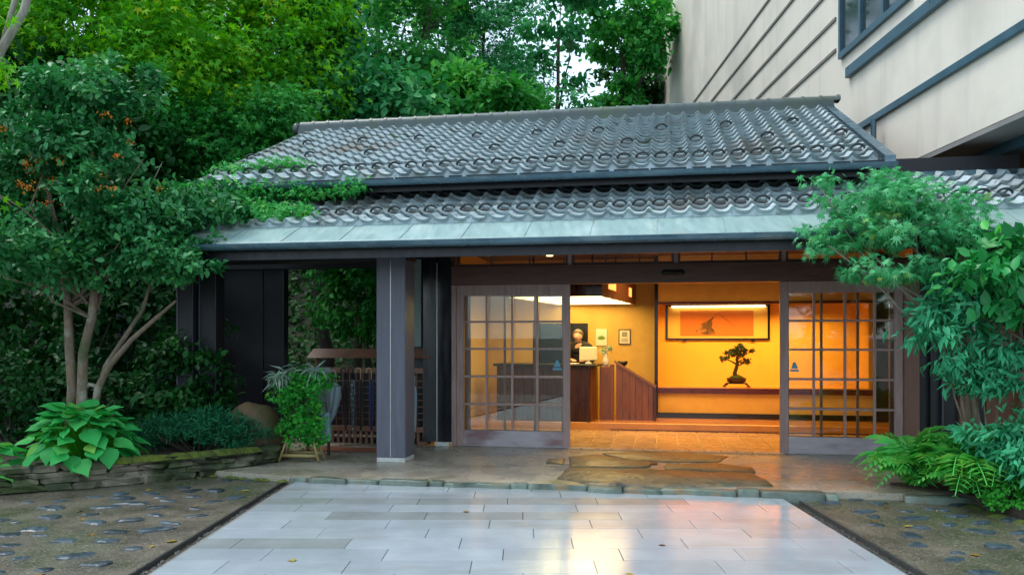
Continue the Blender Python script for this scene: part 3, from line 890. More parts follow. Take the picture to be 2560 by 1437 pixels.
# rear slope so that the roof is closed, gable ends, verges
MB().extr([(rv, uz1-.02), (rv+3.0, uz1-1.37), (rv+3.0, uz1-1.43), (rv, uz1-.08)], UU0+.02, UU1-.02).build('rear_slope', M['ridge'], bld)
for uu in (UU0+.25, UU1-.25):
    MB().add([(uu, -.4, 3.3), (uu, 5.1, 3.3), (uu, rv, uz1-.1), (uu+.06, -.4, 3.3), (uu+.06, 5.1, 3.3), (uu+.06, rv, uz1-.1)],
             [(0, 1, 2), (5, 4, 3), (0, 3, 4, 1), (1, 4, 5, 2), (2, 5, 3, 0)]).build('gable_wall', M['black'], bld)
def verge(u0, u1, mat, dz0=.0, dz1=.055, v0=-1.16):
    MB().extr([(v0, 3.285+dz0), (uv1, uz1+dz0), (uv1, uz1+dz1), (v0, 3.285+dz1)], u0, u1).build('verge', mat, bld)
verge(UU0-.06, UU0+.03, M['ridge'])
verge(UU1-.01, UU1+.10, M['gutter'], -.02, .06)
verge(UU1+.10, UU1+.125, M['whitestone'], -.06, .05, -1.02)

# ---- posts and walls of the open porch
pil = part('pillar', M['pillar'], (-.529, -1.46, .05), (-.183, -1.115, 2.34), .008)
part('plinth', M['whitestone'], (-.525, -1.456, 0), (-.187, -1.119, .05), .004, pil)
part('seam_strip', M['trim'], (-.361, -1.468, .06), (-.350, -1.459, 2.30), 0, pil)
part('eave_beam', M['black'], (-4.4, -1.44, 2.30), (-.15, -1.16, 2.45))
part('eave_beam', M['black'], (-.15, -1.44, 2.44), (6.9, -1.20, 2.56))
for (a, b, va) in ((-3.06, -2.86, -1.40), (-2.83, -2.62, -1.30)):
    p_ = part('post', M['black'], (a, va, .02), (b, va+.2, 2.36), .006)
    part('edge_trim', M['pillar'], (a-.012, va-.006, .1), (a+.004, va+.012, 2.3), 0, p_)
# board wall at the far left of the porch
for i in range(8):
    a = -5.2 + .33*i
    part('wall_board', M['black'], (a, .38+.012*(i % 2), 0), (a+.322, .44, 2.6))
part('wall_batten', M['black'], (-2.60, .33, 0), (-2.55, .46, 2.6))
# back of the porch: low dark rail wall and post
part('porch_rail', M['black'], (-2.55, .95, 0), (-.95, 1.02, .95))
part('porch_head', M['black'], (-5.2, .30, 2.38), (-.03, .46, 2.66))
part('wall_panel', M['blackgloss'], (-.42, .0, .05), (-.235, .05, 2.56))
part('wall_panel', M['blackgloss'], (-.222, .0, .05), (-.03, .05, 2.56))
part('panel_strip', M['trim'], (-.235, -.012, .05), (-.222, .04, 2.4))
part('plinth', M['whitestone'], (-.25, -.02, 0), (-.06, .04, .048))
part('wall_panel', M['black'], (-.98, .14, 0), (-.42, .20, 2.56))
part('hanging_blind', pmat('pale_blind', (0.20, 0.27, 0.24), (0.15, 0.21, 0.19), 0.7, 6, stretch=(1, 1, 6), bump=.1), (-.565, .02, 1.30), (-.455, .04, 2.45))
part('painted_glow_slit', M['plaster'], (-.72, .12, .9), (-.60, .138, 1.95))  # ochre board imitates the warm glow of the lit room
part('side_wall', M['black'], (-.42, .05, 0), (-.36, 4.0, 2.6))
# lintel over the doors
part('lintel', M['lintel'], (-.03, -.03, 2.10), (5.69, .12, 2.315), .006)
sens = part('door_sensor', M['blacktop'], (2.68, -.075, 2.19), (2.96, -.03, 2.255), .02)
part('lintel_cap', M['lintel'], (-.03, -.045, 2.315), (5.69, .12, 2.340), .003)
# transom: frames with panes, lit from inside
for a, b in ((0.0, 1.50), (1.55, 2.83), (2.88, 4.12), (4.17, 5.66)):
    f = MB()
    f.box((a, .0, 2.342), (b, .05, 2.372)); f.box((a, .0, 2.53), (b, .05, 2.56))
    f.box((a, .0, 2.372), (a+.03, .05, 2.53)); f.box((b-.03, .0, 2.372), (b, .05, 2.53))
    t = f.build('transom_window', M['lintel'], bld)
    part('pane', M['glass'], (a+.03, .020, 2.372), (b-.03, .026, 2.53), 0, t)
    n_ = 3
    for i in range(1, n_):
        x = a + (b-a)*i/n_
        part('bar', M['lintel'], (x-.010, .01, 2.372), (x+.010, .045, 2.53), 0, t)
for x in (1.50, 2.83, 4.12):
    part('transom_post', M['doorwood'], (x+.001, -.02, 2.342), (x+.049, .06, 2.60))
part('head_board', M['black'], (-.03, .0, 2.561), (5.69, .10, 2.72))
# jambs
part('jamb', M['doorwood'], (-.03, -.02, .0), (.035, .14, 2.099), .004)
part('jamb', M['jamb'], (5.515, -.03, .0), (5.69, .15, 2.099), .006)
# sliding leaves
ROWS = [1.96, 1.622, 1.27, .91, .55, .212]
def leaf(label, u0, u1, cols, v, z1, stile, mats, parent=None, bottom=.0, post=None):
    wood, rail = mats
    d = MB()
    d.box((u0, v, bottom), (u0+stile, v+.042, z1), .003)
    o = d.build('sliding_door', wood, bld); o['label'] = label
    part('stile', wood, (u1-stile, v, bottom), (u1, v+.042, z1), .003, o)
    part('top_rail', wood, (u0+stile, v+.002, ROWS[0]), (u1-stile, v+.040, z1), .002, o)
    part('bottom_rail', rail, (u0+stile, v+.002, bottom), (u1-stile, v+.040, ROWS[-1]), .004, o)
    edges = [u0+stile] + cols + [u1-stile]
    for c in cols: part('muntin', wood, (c-.014, v+.004, ROWS[-1]), (c+.014, v+.036, ROWS[0]), 0, o)
    for r_ in ROWS[1:-1]: part('muntin', wood, (u0+stile, v+.006, r_-.013), (u1-stile, v+.034, r_+.013), 0, o)
    for i in range(len(edges)-1):
        for j in range(5):
            part('pane', M['glass'], (edges[i], v+.017, ROWS[j+1]), (edges[i+1], v+.022, ROWS[j]), 0, o)
    return o
DW = (M['doorwood'], M['doorrail'])
dl = leaf('glazed lattice sliding door beside the reception', .036, 1.527, [.435, .774, 1.103], .0, 2.099, .09, DW)
dr = leaf('glazed lattice sliding door beside the alcove', 4.103, 5.514, [4.499, 4.858, 5.194], .0, 2.099, .10, DW)
IW = (M['jamb'], M['jamb'])
leaf('inner fixed lattice door behind the sliding leaf', .12, 1.49, [.66, 1.06], .075, 2.099, .08, IW)
leaf('inner fixed lattice door behind the sliding leaf', 4.14, 5.46, [4.60, 5.02], .075, 2.099, .08, IW)
# small blue stickers (a triangle over a bar) on the panes
def sticker(u, z, s, dark):
    mb = MB()
    v = .0155
    mb.add([(u-s, v, z), (u+s, v, z), (u+.25*s, v, z+1.9*s), (u-.25*s, v, z+1.9*s)], [(0, 1, 2, 3)])
    mb.add([(u-1.3*s, v, z-.9*s), (u+1.3*s, v, z-.9*s), (u+1.2*s, v, z-.25*s), (u-1.2*s, v, z-.25*s)], [(0, 1, 2, 3)])
    return mb
sticker(1.36, 1.04, .045, 0).build('sticker', M['decal'], dl)
sticker(4.275, 1.04, .042, 1).build('sticker', M['decal'], dr)
# threshold tiles
for i in range(14):
    a = 1.50 + .19*i
    if a < 4.05: part('threshold_tile', M['floortile'], (a, -.10, -.02), (a+.182, .10, .012), .002)
part('door_track', M['trim'], (0, -.008, .0125), (5.5, .004, .016))

# ---- interior of the hall
IN = bld
part('hall_floor', pmat('pale_grout', (.62, .50, .34), (.52, .42, .28), .7, 6, bump=.1), (-.3, .10, -.12), (6.4, 2.13, -.012))
rf = [o for o in bld.children if o.name.startswith('hall_floor')][0]
for j in range(7):
    for i in range(21):
        a, b = .0 + .29*i, .105 + .288*j
        if a < 5.9: part('floor_tile', M['floortile'], (a+.007, b+.007, -.012), (a+.283, b+.281, .002), .002, rf)
part('raised_floor', M['floorwood'], (-.3, 2.13, -.12), (6.4, 4.4, .115), .006)
part('raised_floor_nosing', M['darkred'], (1.9, 2.118, .0), (6.3, 2.129, .018))
part('hall_wall', M['plaster'], (-.36, 3.42, .115), (2.56, 3.5, 2.8))
part('hall_wall', M['plaster'], (-.359, .13, -.1), (-.30, 3.42, 2.8))
part('hall_wall', M['plaster'], (6.30, .13, -.1), (6.40, 4.4, 2.8))
part('ceiling', M['ceiling'], (-.36, .13, 2.74), (6.4, 4.4, 2.80))
part('hall_post', M['blacktop'], (2.562, 3.0, .115), (2.617, 3.42, 2.74))
# alcove
part('alcove_wall', M['alcove'], (2.56, 3.92, .115), (6.3, 3.98, 2.74))
part('alcove_side', M['alcove'], (2.56, 3.421, .115), (2.61, 3.92, 2.74))
part('alcove_side', M['alcove'], (5.86, 3.08, .115), (5.92, 3.92, 2.74))
part('alcove_head', M['plaster'], (2.618, 3.02, 1.995), (5.92, 3.10, 2.74))
part('alcove_lintel', M['darkred'], (2.618, 3.0, 1.955), (5.92, 3.11, 1.994))
part('alcove_shelf', M['floorwood'], (2.618, 3.03, .596), (5.859, 3.92, .616))
part('shelf_edge', M['darkred'], (2.618, 3.0, .515), (5.92, 3.03, .600))
part('alcove_panel', M['plaster'], (2.618, 3.04, .20), (5.92, 3.09, .595))
part('alcove_base', M['blacktop'], (2.618, 3.02, .115), (5.92, 3.10, .199))
tb = MB().tube([(2.85, 3.84, 1.945), (4.40, 3.84, 1.945)], .013, 8).build('alcove_lamp_tube', M['tube'], bld)
# dark cupboard to the right of the alcove
part('cupboard', M['black'], (5.93, 2.9, .115), (6.29, 3.6, 2.0))
# black panel painting the darkness of the doorway behind reception
part('back_opening', M['blacktop'], (.5, 3.405, .115), (1.44, 3.418, 1.66))
# ceiling downlights
for (u, v) in ((3.2, 2.3), (5.2, 2.2), (.9, 2.6)):
    MB().lathe([(.055, 0), (.055, .012), (.02, .014)], (0, 0, 0), 14).build('downlight', M['downlight'], bld, (u, v, 2.726))

# warm lamps inside (the lit fixtures of the hall)
def area(name, loc, rot, sx, sy, power, col):
    l = bpy.data.lights.new(name, 'AREA'); l.shape = 'RECTANGLE'; l.size = sx; l.size_y = sy; l.energy = power; l.color = col; l.spread = R(115)
    o = bpy.data.objects.new(name, l); link(o); o.parent = bld; o.location = loc; o.rotation_euler = rot
    return o
WARM = (1.0, 0.53, 0.14)
area('hall_light', (3.0, 1.75, 2.70), (0, 0, 0), 4.0, 1.2, 44, WARM)
area('hall_light', (1.2, 2.6, 2.70), (0, 0, 0), 1.6, .8, 11, WARM)
area('alcove_light', (4.1, 3.30, 1.975), (R(18), 0, 0), 2.9, .12, 22, WARM)

# ---- wall right of the doors
part('side_panel', M['black'], (5.69, .02, 0), (6.9, .08, 2.66))
for x, m_, w in ((5.80, 'black', .06), (5.93, 'pillar', .012), (6.12, 'jamb', .10), (6.27, 'trim', .014)):
    part('panel_post', M[m_], (x, -.05, 0), (x+w, .02, 2.6))
part('side_door', M['counterwood'], (6.42, -.01, .02), (6.80, .02, 2.1))
part('post', M['whitestone'], (6.80, -.35, 0), (6.98, -.17, 2.35), .006)

# ================================================================== HOTEL BLOCK behind and to the right
HX = 5.0
hot = thing('hotel_building', 'tall cream rendered hotel wing with blue window frames behind the tiled roof', 'building', (HX, 9, 0))
def hp(name, mat, x0, x1, y0, y1, z0, z1, bev=0, parent=None):
    return MB().box((x0-HX, y0-9, z0), (x1-HX, y1-9, z1), bev).build(name, mat, parent or hot)
hp('wall', M['cream'], HX, HX+.3, 5.0, 34, 3.68, 12.5)
hp('wall', M['cream'], HX+.3, HX+9, 33.7, 34, 3.0, 12.5)
hp('lower_wall', M['tanwall'], 6.1, 6.35, 7.35, 33.7, 0, 3.66)
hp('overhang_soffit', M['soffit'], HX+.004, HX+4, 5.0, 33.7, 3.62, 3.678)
hp('soffit_beam', M['bluetrim'], HX+.45, HX+.62, 5.0, 33.6, 3.50, 3.619)
hp('band', M['bluetrim'], HX-.05, HX-.001, 5.0, 33.9, 4.46, 4.56, .006)
hp('band', M['bluetrim'], HX-.07, HX-.001, 5.0, 12.2, 5.36, 5.52, .006)
for z in (5.95, 6.45, 7.0, 7.6, 8.2):
    hp('joint_rod', M['greyline'], HX-.025, HX-.001, 12.7, 33.9, z, z+.05)
def hotel_window(y0, y1, z0, z1):
    w = hp('window', M['bluetrim'], HX-.06, HX+.02, y0, y1, z0, z0+.09)
    hp('frame', M['bluetrim'], HX-.06, HX+.02, y0, y1, z1-.07, z1, 0, w)
    n_ = 3
    for i in range(n_+1):
        yy = y0 + (y1-y0-.07)*i/n_
        hp('frame', M['bluetrim'], HX-.055, HX+.02, yy, yy+.07, z0+.09, z1-.07, 0, w)
    for i in range(n_):
        ya = y0 + (y1-y0-.07)*i/n_ + .07; yb = y0 + (y1-y0-.07)*(i+1)/n_
        hp('pane', M['darkpane'], HX-.012, HX-.004, ya, yb, z0+.09, z1-.07, 0, w)
hotel_window(10.2, 12.5, 5.75, 7.6)
hotel_window(6.4, 9.2, 5.75, 7.6)
dp = MB().tube([(4.86-HX, 11.05-9, 3.9), (4.86-HX, 11.05-9, 4.42)], .04, 8).build('downpipe', M['bluetrim'], hot)

# ================================================================== THINGS INSIDE THE HALL
def wthing(name, label, cat, u, v, z, rz=0, group=None):
    return thing(name, label, cat, W(u, v, z), -A10 + rz, group)
def tp(t, name, mat, a, b, bev=0.0, parent=None):
    return MB().box(a, b, bev).build(name, mat, parent or t)

# reception counter, turned slightly towards the door
YAW = R(-7)
t = wthing('reception_counter', 'dark wooden reception counter with black top under the hanging light box', 'counter', 1.58, 2.13, .0, YAW)
tp(t, 'front_panel', M['counterdark'], (-1.5, 0, 0), (0, .03, .965))  # dark copy of the side's wood: front shade put into the colour
tp(t, 'side_panel', M['counterwood'], (-.03, .031, 0), (0, .62, .965))
for i in range(3):
    tp(t, 'side_board', M['counterwood'], (.001, .06+.18*i, .10), (.014, .22+.18*i, .94), .004)
tp(t, 'top', M['blacktop'], (-1.55, -.05, .966), (.10, .66, 1.006), .008)
tp(t, 'inner_desk', M['counterwood'], (-1.5, .45, .70), (-.03, .62, .74))
# computer, vase, papers, bowl on the counter
t = wthing('monitor', 'cream computer screen seen from behind on the reception counter', 'monitor', 1.54, 2.42, 1.006, R(8))
tp(t, 'stand', M['white'], (-.05, -.04, 0), (.05, .06, .02), .004)
tp(t, 'neck', M['white'], (-.02, 0, .02), (.02, .03, .10))
tp(t, 'back_shell', M['paper'], (-.14, -.02, .05), (.14, .012, .265), .012)
t = wthing('flower_vase', 'white vase with pale blossoms on the reception counter', 'vase', 1.80, 2.62, 0.0)
tp(t, 'pedestal', M['counterwood'], (-.09, -.09, .0), (.09, .09, .96), .006)
MB().lathe([(.035, .96), (.05, 1.0), (.055, 1.05), (.03, 1.12), (.022, 1.16), (.03, 1.175)], (0, 0, 0), 12).build('vase_body', M['white'], t, smooth=True)
crown('blossom', [(0, 0, 1.25, .06, .06, .09)], 120, 'round', .035, G['bamboo'], t, 3, clump=.04, per=20)
t = wthing('paper_sheets', 'sheets of white paper lying on the reception counter', 'paper', 1.28, 2.36, 1.0065, R(5))
tp(t, 'sheet', M['white'], (-.10, -.12, 0), (.08, .12, .003)); tp(t, 'sheet', M['white'], (-.06, -.10, .004), (.12, .14, .007))
# stair screen with sloping rail
t = wthing('stair_screen', 'slanting wooden stair screen beside the reception counter', 'screen', 1.97, 2.52, .115)
MB().add([(0, 0, 0), (.61, 0, 0), (.61, 0, .53), (0, 0, .90), (0, .04, 0), (.61, .04, 0), (.61, .04, .53), (0, .04, .90)],
         [(0, 1, 2, 3), (7, 6, 5, 4), (0, 4, 5, 1), (1, 5, 6, 2), (2, 6, 7, 3), (3, 7, 4, 0)]).build('panel', M['counterwood'], t)
MB().add([(-.03, -.02, .905), (.62, -.02, .51), (.62, -.02, .55), (-.03, -.02, .945), (-.03, .06, .905), (.62, .06, .51), (.62, .06, .55), (-.03, .06, .945)],
         [(0, 1, 2, 3), (7, 6, 5, 4), (0, 4, 5, 1), (1, 5, 6, 2), (2, 6, 7, 3), (3, 7, 4, 0)]).build('handrail', M['jamb'], t)
tp(t, 'newel', M['counterdark'], (.575, -.012, 0), (.625, .052, .57), .005)
tp(t, 'newel', M['counterwood'], (-.10, .0, 0), (-.035, .05, .88), .005)
for i in range(1, 6): tp(t, 'groove', M['counterdark'], (.1*i, -.003, .02), (.1*i+.006, .0, .86-.606*.1*i))
t = wthing('dark_bowl', 'small dark bowl on a stand behind the stair screen', 'bowl', 2.06, 2.80, .115)
tp(t, 'stand', M['counterwood'], (-.10, -.1, 0), (.12, .1, .80), .005)
MB().lathe([(.03, .80), (.025, .83), (.07, .87), (.085, .92), (.08, .92), (.05, .88)], (0, 0, 0), 14).build('bowl', M['blacktop'], t, smooth=True)
# hanging light box
t = wthing('hanging_light_box', 'wooden box lamp with glowing underside hung above reception', 'lamp', 1.905, .42, 1.965, YAW)
tp(t, 'front_board', M['counterdark'], (-1.35, 0, 0), (0, .03, .34))
sd = tp(t, 'side_board', M['jamb'], (-.03, .031, 0), (0, 2.85, .34))
tp(t, 'back_board', M['jamb'], (-1.35, 2.82, 0), (-.031, 2.85, .34))
tp(t, 'side_board', M['jamb'], (-1.35, .031, 0), (-1.32, 2.819, .34))
tp(t, 'top_board', M['counterdark'], (-1.35, .001, .341), (0, 2.849, .36))
for i in range(5):
    tp(t, 'diffuser', M['lampface'], (-1.315, .04+.556*i, .012), (-.035, .04+.556*i+.545, .02))
    if i: tp(t, 'diffuser_bar', M['jamb'], (-1.315, .026+.556*i, .004), (-.035, .038+.556*i, .03))
tp(t, 'cutout', M['lampcut'], (.001, .45, .12), (.004, 1.0, .27), 0, sd)
tp(t, 'cutout', M['lampcut'], (.001, 2.15, .10), (.004, 2.4, .24), 0, sd)
for y in (.5, 2.3):
    for x in (-1.1, -.25): tp(t, 'hanger', M['blacktop'], (x, y, .361), (x+.02, y+.02, .74))
# pictures on the reception wall
t = wthing('wall_print', 'unframed white print of a green leaf on the reception wall', 'picture', 1.67, 3.40, 1.28)
tp(t, 'sheet', M['paper'], (-.092, 0, 0), (.092, .015, .28))
mb = MB()
for i in range(7):
    a = R(-70+23*i); c, s = math.sin(a), math.cos(a)
    mb.add([(0, -.003, .10), (.05*c-.012*s, -.003, .10+.05*s+.012*c), (.085*c, -.003, .10+.085*s), (.05*c+.012*s, -.003, .10+.05*s-.012*c)], [(0, 1, 2, 3)])
mb.build('leaf_motif', pmat('print_green', (.16, .30, .05), (.10, .22, .04), .8, 9, bump=0), t)
t = wthing('framed_certificate', 'dark framed certificate on the reception wall', 'picture', 2.06, 3.40, 1.30)
tp(t, 'mount', M['paper'], (-.085, .004, .015), (.085, .012, .24))
for a, b in (((-.1, 0, 0), (.1, .015, .014)), ((-.1, 0, .241), (.1, .015, .255)), ((-.1, 0, .0141), (-.086, .015, .2409)), ((.086, 0, .0141), (.1, .015, .2409))):
    tp(t, 'frame', M['blacktop'], a, b)
tp(t, 'print', pmat('print_grey', (.35, .32, .22), (.25, .23, .16), .8, 30, bump=0), (-.045, .001, .13), (.045, .004, .21))
for i in range(4): tp(t, 'text_line', M['counterdark'], (-.055, .0015, .045+.016*i), (.055, .003, .05+.016*i))
# wide hanging picture in the alcove: ink mountain on orange paper
t = wthing('alcove_painting', 'wide framed ink painting of a mountain hung in the warmly lit alcove', 'painting', 3.61, 3.885, 1.375)
tp(t, 'mount', pmat('yellow_silk', (.66, .43, .08), (.58, .37, .07), .7, 8, bump=.03), (-.83, .006, .03), (.83, .02, .575))
pn = tp(t, 'painting', pmat('orange_paper', (.52, .155, .02), (.46, .13, .018), .8, 4, bump=.02), (-.62, .000, .07), (.60, .0055, .50))
mb = MB()
ridge_l = [(-.37, .16), (-.33, .20), (-.30, .25), (-.22, .30), (-.13, .345), (-.05, .41), (.0, .452)]
base_l = [(-.03, .41), (-.09, .33), (-.075, .27), (-.095, .22), (-.05, .17), (-.03, .10), (-.14, .085), (-.25, .10), (-.33, .125)]
poly = ridge_l + base_l
mb.add([(x, -.0015, z) for x, z in poly], [tuple(range(len(poly)))])
mb.add([(.01, -.0015, .452), (.12, -.0015, .375), (.30, -.0015, .23), (.295, -.0015, .225), (.115, -.0015, .368), (.005, -.0015, .444)], [tuple(range(6))])
mb.build('ink_mountain', pmat('ink_wash', (.16, .08, .025), (.04, .025, .012), .9, 12, bump=0, extra=[((.5, .22, .06), 7, .5, .75, (1, 1, 1))]), t)
for a, b in (((-.87, 0, 0), (.87, .025, .029)), ((-.87, 0, .576), (.87, .025, .60)), ((-.87, 0, .0291), (-.831, .025, .5759)), ((.831, 0, .0291), (.87, .025, .5759))):
    tp(t, 'frame', M['blacktop'], a, b)
for x in (-.58, .56): tp(t, 'bracket', M['blacktop'], (x, 0, -.025), (x+.06, .03, -.001))
# bonsai
t = wthing('bonsai', 'small pine bonsai in a dark footed tray on the alcove shelf', 'bonsai', 3.88, 3.32, .6165)
mb = MB().box((-.17, -.09, .045), (.17, .09, .065), .004)
for sx in (-1, 1):
    for sy in (-1, 1):
        mb.tube([(sx*.14, sy*.07, .05), (sx*.17, sy*.085, .03), (sx*.19, sy*.09, .006), (sx*.215, sy*.09, .004)], [.016, .014, .012, .01], 6)
mb.build('stand', M['blacktop'], t)
MB().lathe([(.105, .066), (.15, .075), (.155, .13), (.165, .14), (.15, .142), (.12, .13)], (0, 0, 0), 14, 1.0, .62).build('pot', pmat('pot_brown', (.05, .025, .015), (.03, .015, .01), .4, 6), t, smooth=True)
MB().lathe([(.13, .135), (.10, .165), (.05, .19), (.02, .20)], (0, 0, 0), 12, 1, .6).build('soil_mound', M['moss'], t, smooth=True)
mb = MB().tube([(0, 0, .15), (-.03, .0, .22), (.0, .01, .30), (.015, 0, .38), (.0, -.01, .45), (.04, 0, .52)], [.045, .034, .03, .026, .020, .012], 8)
mb.tube([(0, 0, .36), (-.08, .01, .41), (-.16, .02, .44)], [.016, .011, .006], 6)
mb.tube([(.01, 0, .34), (.07, .0, .36), (.12, 0, .385)], [.014, .010, .006], 6)
mb.tube([(.01, 0, .44), (.10, 0, .50), (.20, .01, .55)], [.012, .009, .005], 6)
mb.build('trunk', M['darkbark'], t, smooth=True)
crown('foliage', [(-.19, 0, .45, .085, .06, .035), (.11, 0, .40, .085, .06, .035), (.02, 0, .56, .16, .10, .06), (.05, 0, .63, .11, .07, .045), (.20, 0, .58, .07, .05, .035), (-.10, 0, .53, .08, .06, .03)],
      2600, 'oval', .032, G['bonsai'], t, 4, clump=.03, per=25, droop=-.4)

# receptionist behind the counter
t = wthing('person', 'person in a dark suit leaning over papers behind the reception counter', 'person', 1.36, 2.98, .115)
def skin_obj(name, verts, edges, radii, mat, parent, root=0, lv=2):
    me = bpy.data.meshes.new(name); me.from_pydata(verts, edges, []); me.materials.append(mat)
    o = bpy.data.objects.new(name, me); link(o); o.parent = parent
    md = o.modifiers.new('skin', 'SKIN')
    for i, r_ in enumerate(radii):
        sv = me.skin_vertices[0].data[i]
        sv.radius = r_ if hasattr(r_, '__len__') else (r_, r_)
        sv.use_root = (i == root)
    md.use_smooth_shade = True
    s_ = o.modifiers.new('sub', 'SUBSURF'); s_.levels = lv; s_.render_levels = lv
    return o
bv, be, br = [], [], []
def bj(p, r_, prev=None):
    bv.append(p); br.append(r_)
    if prev is not None: be.append((prev, len(bv)-1))
    return len(bv)-1
# coordinates: x right (u), y away from the door, z up; the figure faces the counter (-y) and slightly left
pel = bj((0, .02, .80), (.145, .10))
waist = bj((0, .0, .93), (.125, .09), pel)
chest = bj((-.01, -.06, 1.08), (.15, .10), waist)
shl = bj((-.015, -.10, 1.17), (.10, .075), chest)
neck = bj((-.02, -.135, 1.225), (.048, .048), shl)
hd0 = bj((-.025, -.155, 1.275), (.055, .065), neck)
hd1 = bj((-.03, -.17, 1.325), (.068, .08), hd0)
hd2 = bj((-.028, -.16, 1.375), (.055, .066), hd1)
nose = bj((-.06, -.255, 1.305), (.012, .012), hd1)
for sx in (-1, 1):
    ear = bj((-.03+sx*.075, -.15, 1.315), (.012, .018), hd1)
    s0 = bj((sx*.165, -.09, 1.15), .058, shl)
    el = bj((sx*.215, -.12, .93), .044, s0)
    wr = bj((sx*.10, -.33, .935), .030, el)
    pm = bj((sx*.07, -.40, .93), (.038, .018), wr)
    for k, (dx, ln) in enumerate(((-.026, .065), (-.009, .078), (.009, .074), (.026, .055))):
        f1 = bj((sx*.06+dx, -.40-ln*.55, .932), .009, pm); bj((sx*.06+dx, -.40-ln, .920), .0075, f1)
    th = bj((sx*.04, -.385, .935), .010, wr); bj((sx*.025, -.42, .928), .008, th)
    h0 = bj((sx*.095, .02, .74), .085, pel)
    kn = bj((sx*.10, -.01, .42), .058, h0)
    an = bj((sx*.10, .03, .08), .040, kn)
    bj((sx*.105, -.11, .03), (.035, .025), an)
body = skin_obj('body', bv, be, br, M['skin'], t, pel)
# suit: the same joints down to wrist and ankle, a little fuller
sv_, se_, sr_ = [], [], []
def sj(p, r_, prev=None):
    sv_.append(p); sr_.append(r_)
    if prev is not None: se_.append((prev, len(sv_)-1))
    return len(sv_)-1
a0 = sj((0, .02, .80), (.165, .115)); a1 = sj((0, 0, .93), (.145, .105), a0); a2 = sj((-.01, -.06, 1.08), (.168, .115), a1); a3 = sj((-.015, -.10, 1.175), (.105, .08), a2)
sj((-.018, -.125, 1.205), (.062, .062), a3)
for sx in (-1, 1):
    b0 = sj((sx*.165, -.09, 1.15), .072, a3); b1 = sj((sx*.215, -.12, .93), .056, b0); sj((sx*.115, -.31, .935), .042, b1)
    c0 = sj((sx*.095, .02, .74), .10, a0); c1 = sj((sx*.10, -.01, .42), .072, c0); sj((sx*.10, .03, .09), .056, c1)
skin_obj('suit', sv_, se_, sr_, M['suit'], t, a0)
hb = bmesh.new()
bmesh.ops.create_icosphere(hb, subdivisions=3, radius=1.0)
for q in hb.verts:
    d = q.co.copy()
    r_ = 1.0 + .05*mnoise.noise(d*4)
    if d.y < -.25 and d.z < .45: r_ *= .80            # open at the face
    if d.z < -.35: r_ *= .72
    q.co = Vector((-.028 + d.x*.086*r_, -.140 + d.y*.098*r_, 1.352 + d.z*.088*r_))
MB().bm(hb).build('hair', M['hair'], t, smooth=True)

# ================================================================== PORCH THINGS
t = wthing('umbrella_rack', 'wooden lattice umbrella rack with a small sloping cap in the porch', 'umbrella rack', -1.18, .02, .0)
for x in (-.80, .76): tp(t, 'post', M['rackwood'], (x-.02, .10, .02), (x+.02, .15, 1.16), .004)
for x in (-.80, .76): tp(t, 'foot', M['rackwood'], (x-.05, -.10, .0), (x+.05, .34, .05), .008)
MB().add([(-.86, -.06, 1.145), (.86, -.06, 1.145), (.82, .07, 1.265), (-.82, .07, 1.265), (-.86, .32, 1.145), (.86, .32, 1.145), (.82, .18, 1.265), (-.82, .18, 1.265)],
         [(0, 1, 2, 3), (5, 4, 7, 6), (3, 2, 6, 7), (0, 4, 5, 1), (0, 3, 7, 4), (1, 5, 6, 2)]).build('cap', M['rackwood'], t)
tp(t, 'top_rail', M['rackwood'], (-.80, .0, .94), (.80, .04, 1.015), .004)
tp(t, 'bottom_rail', M['rackwood'], (-.80, -.02, .165), (.80, .05, .235), .004)
for i in range(17):
    x = -.75 + 1.5*i/16
    tp(t, 'lattice_bar', M['rackwood'], (x-.006, .016, .236), (x+.006, .028, .939))
for i in range(7):
    z = .33 + .085*i
    tp(t, 'lattice_bar', M['rackwood'], (-.78, .004, z-.006), (.78, .0155, z+.006))
for i in range(20):
    x = -.76 + 1.52*i/19
    tp(t, 'slat', M['rackwood'], (x-.018, .01, .0), (x+.018, .03, .164))
tp(t, 'back_tray', M['black'], (-.78, .06, .03), (.78, .30, .05))

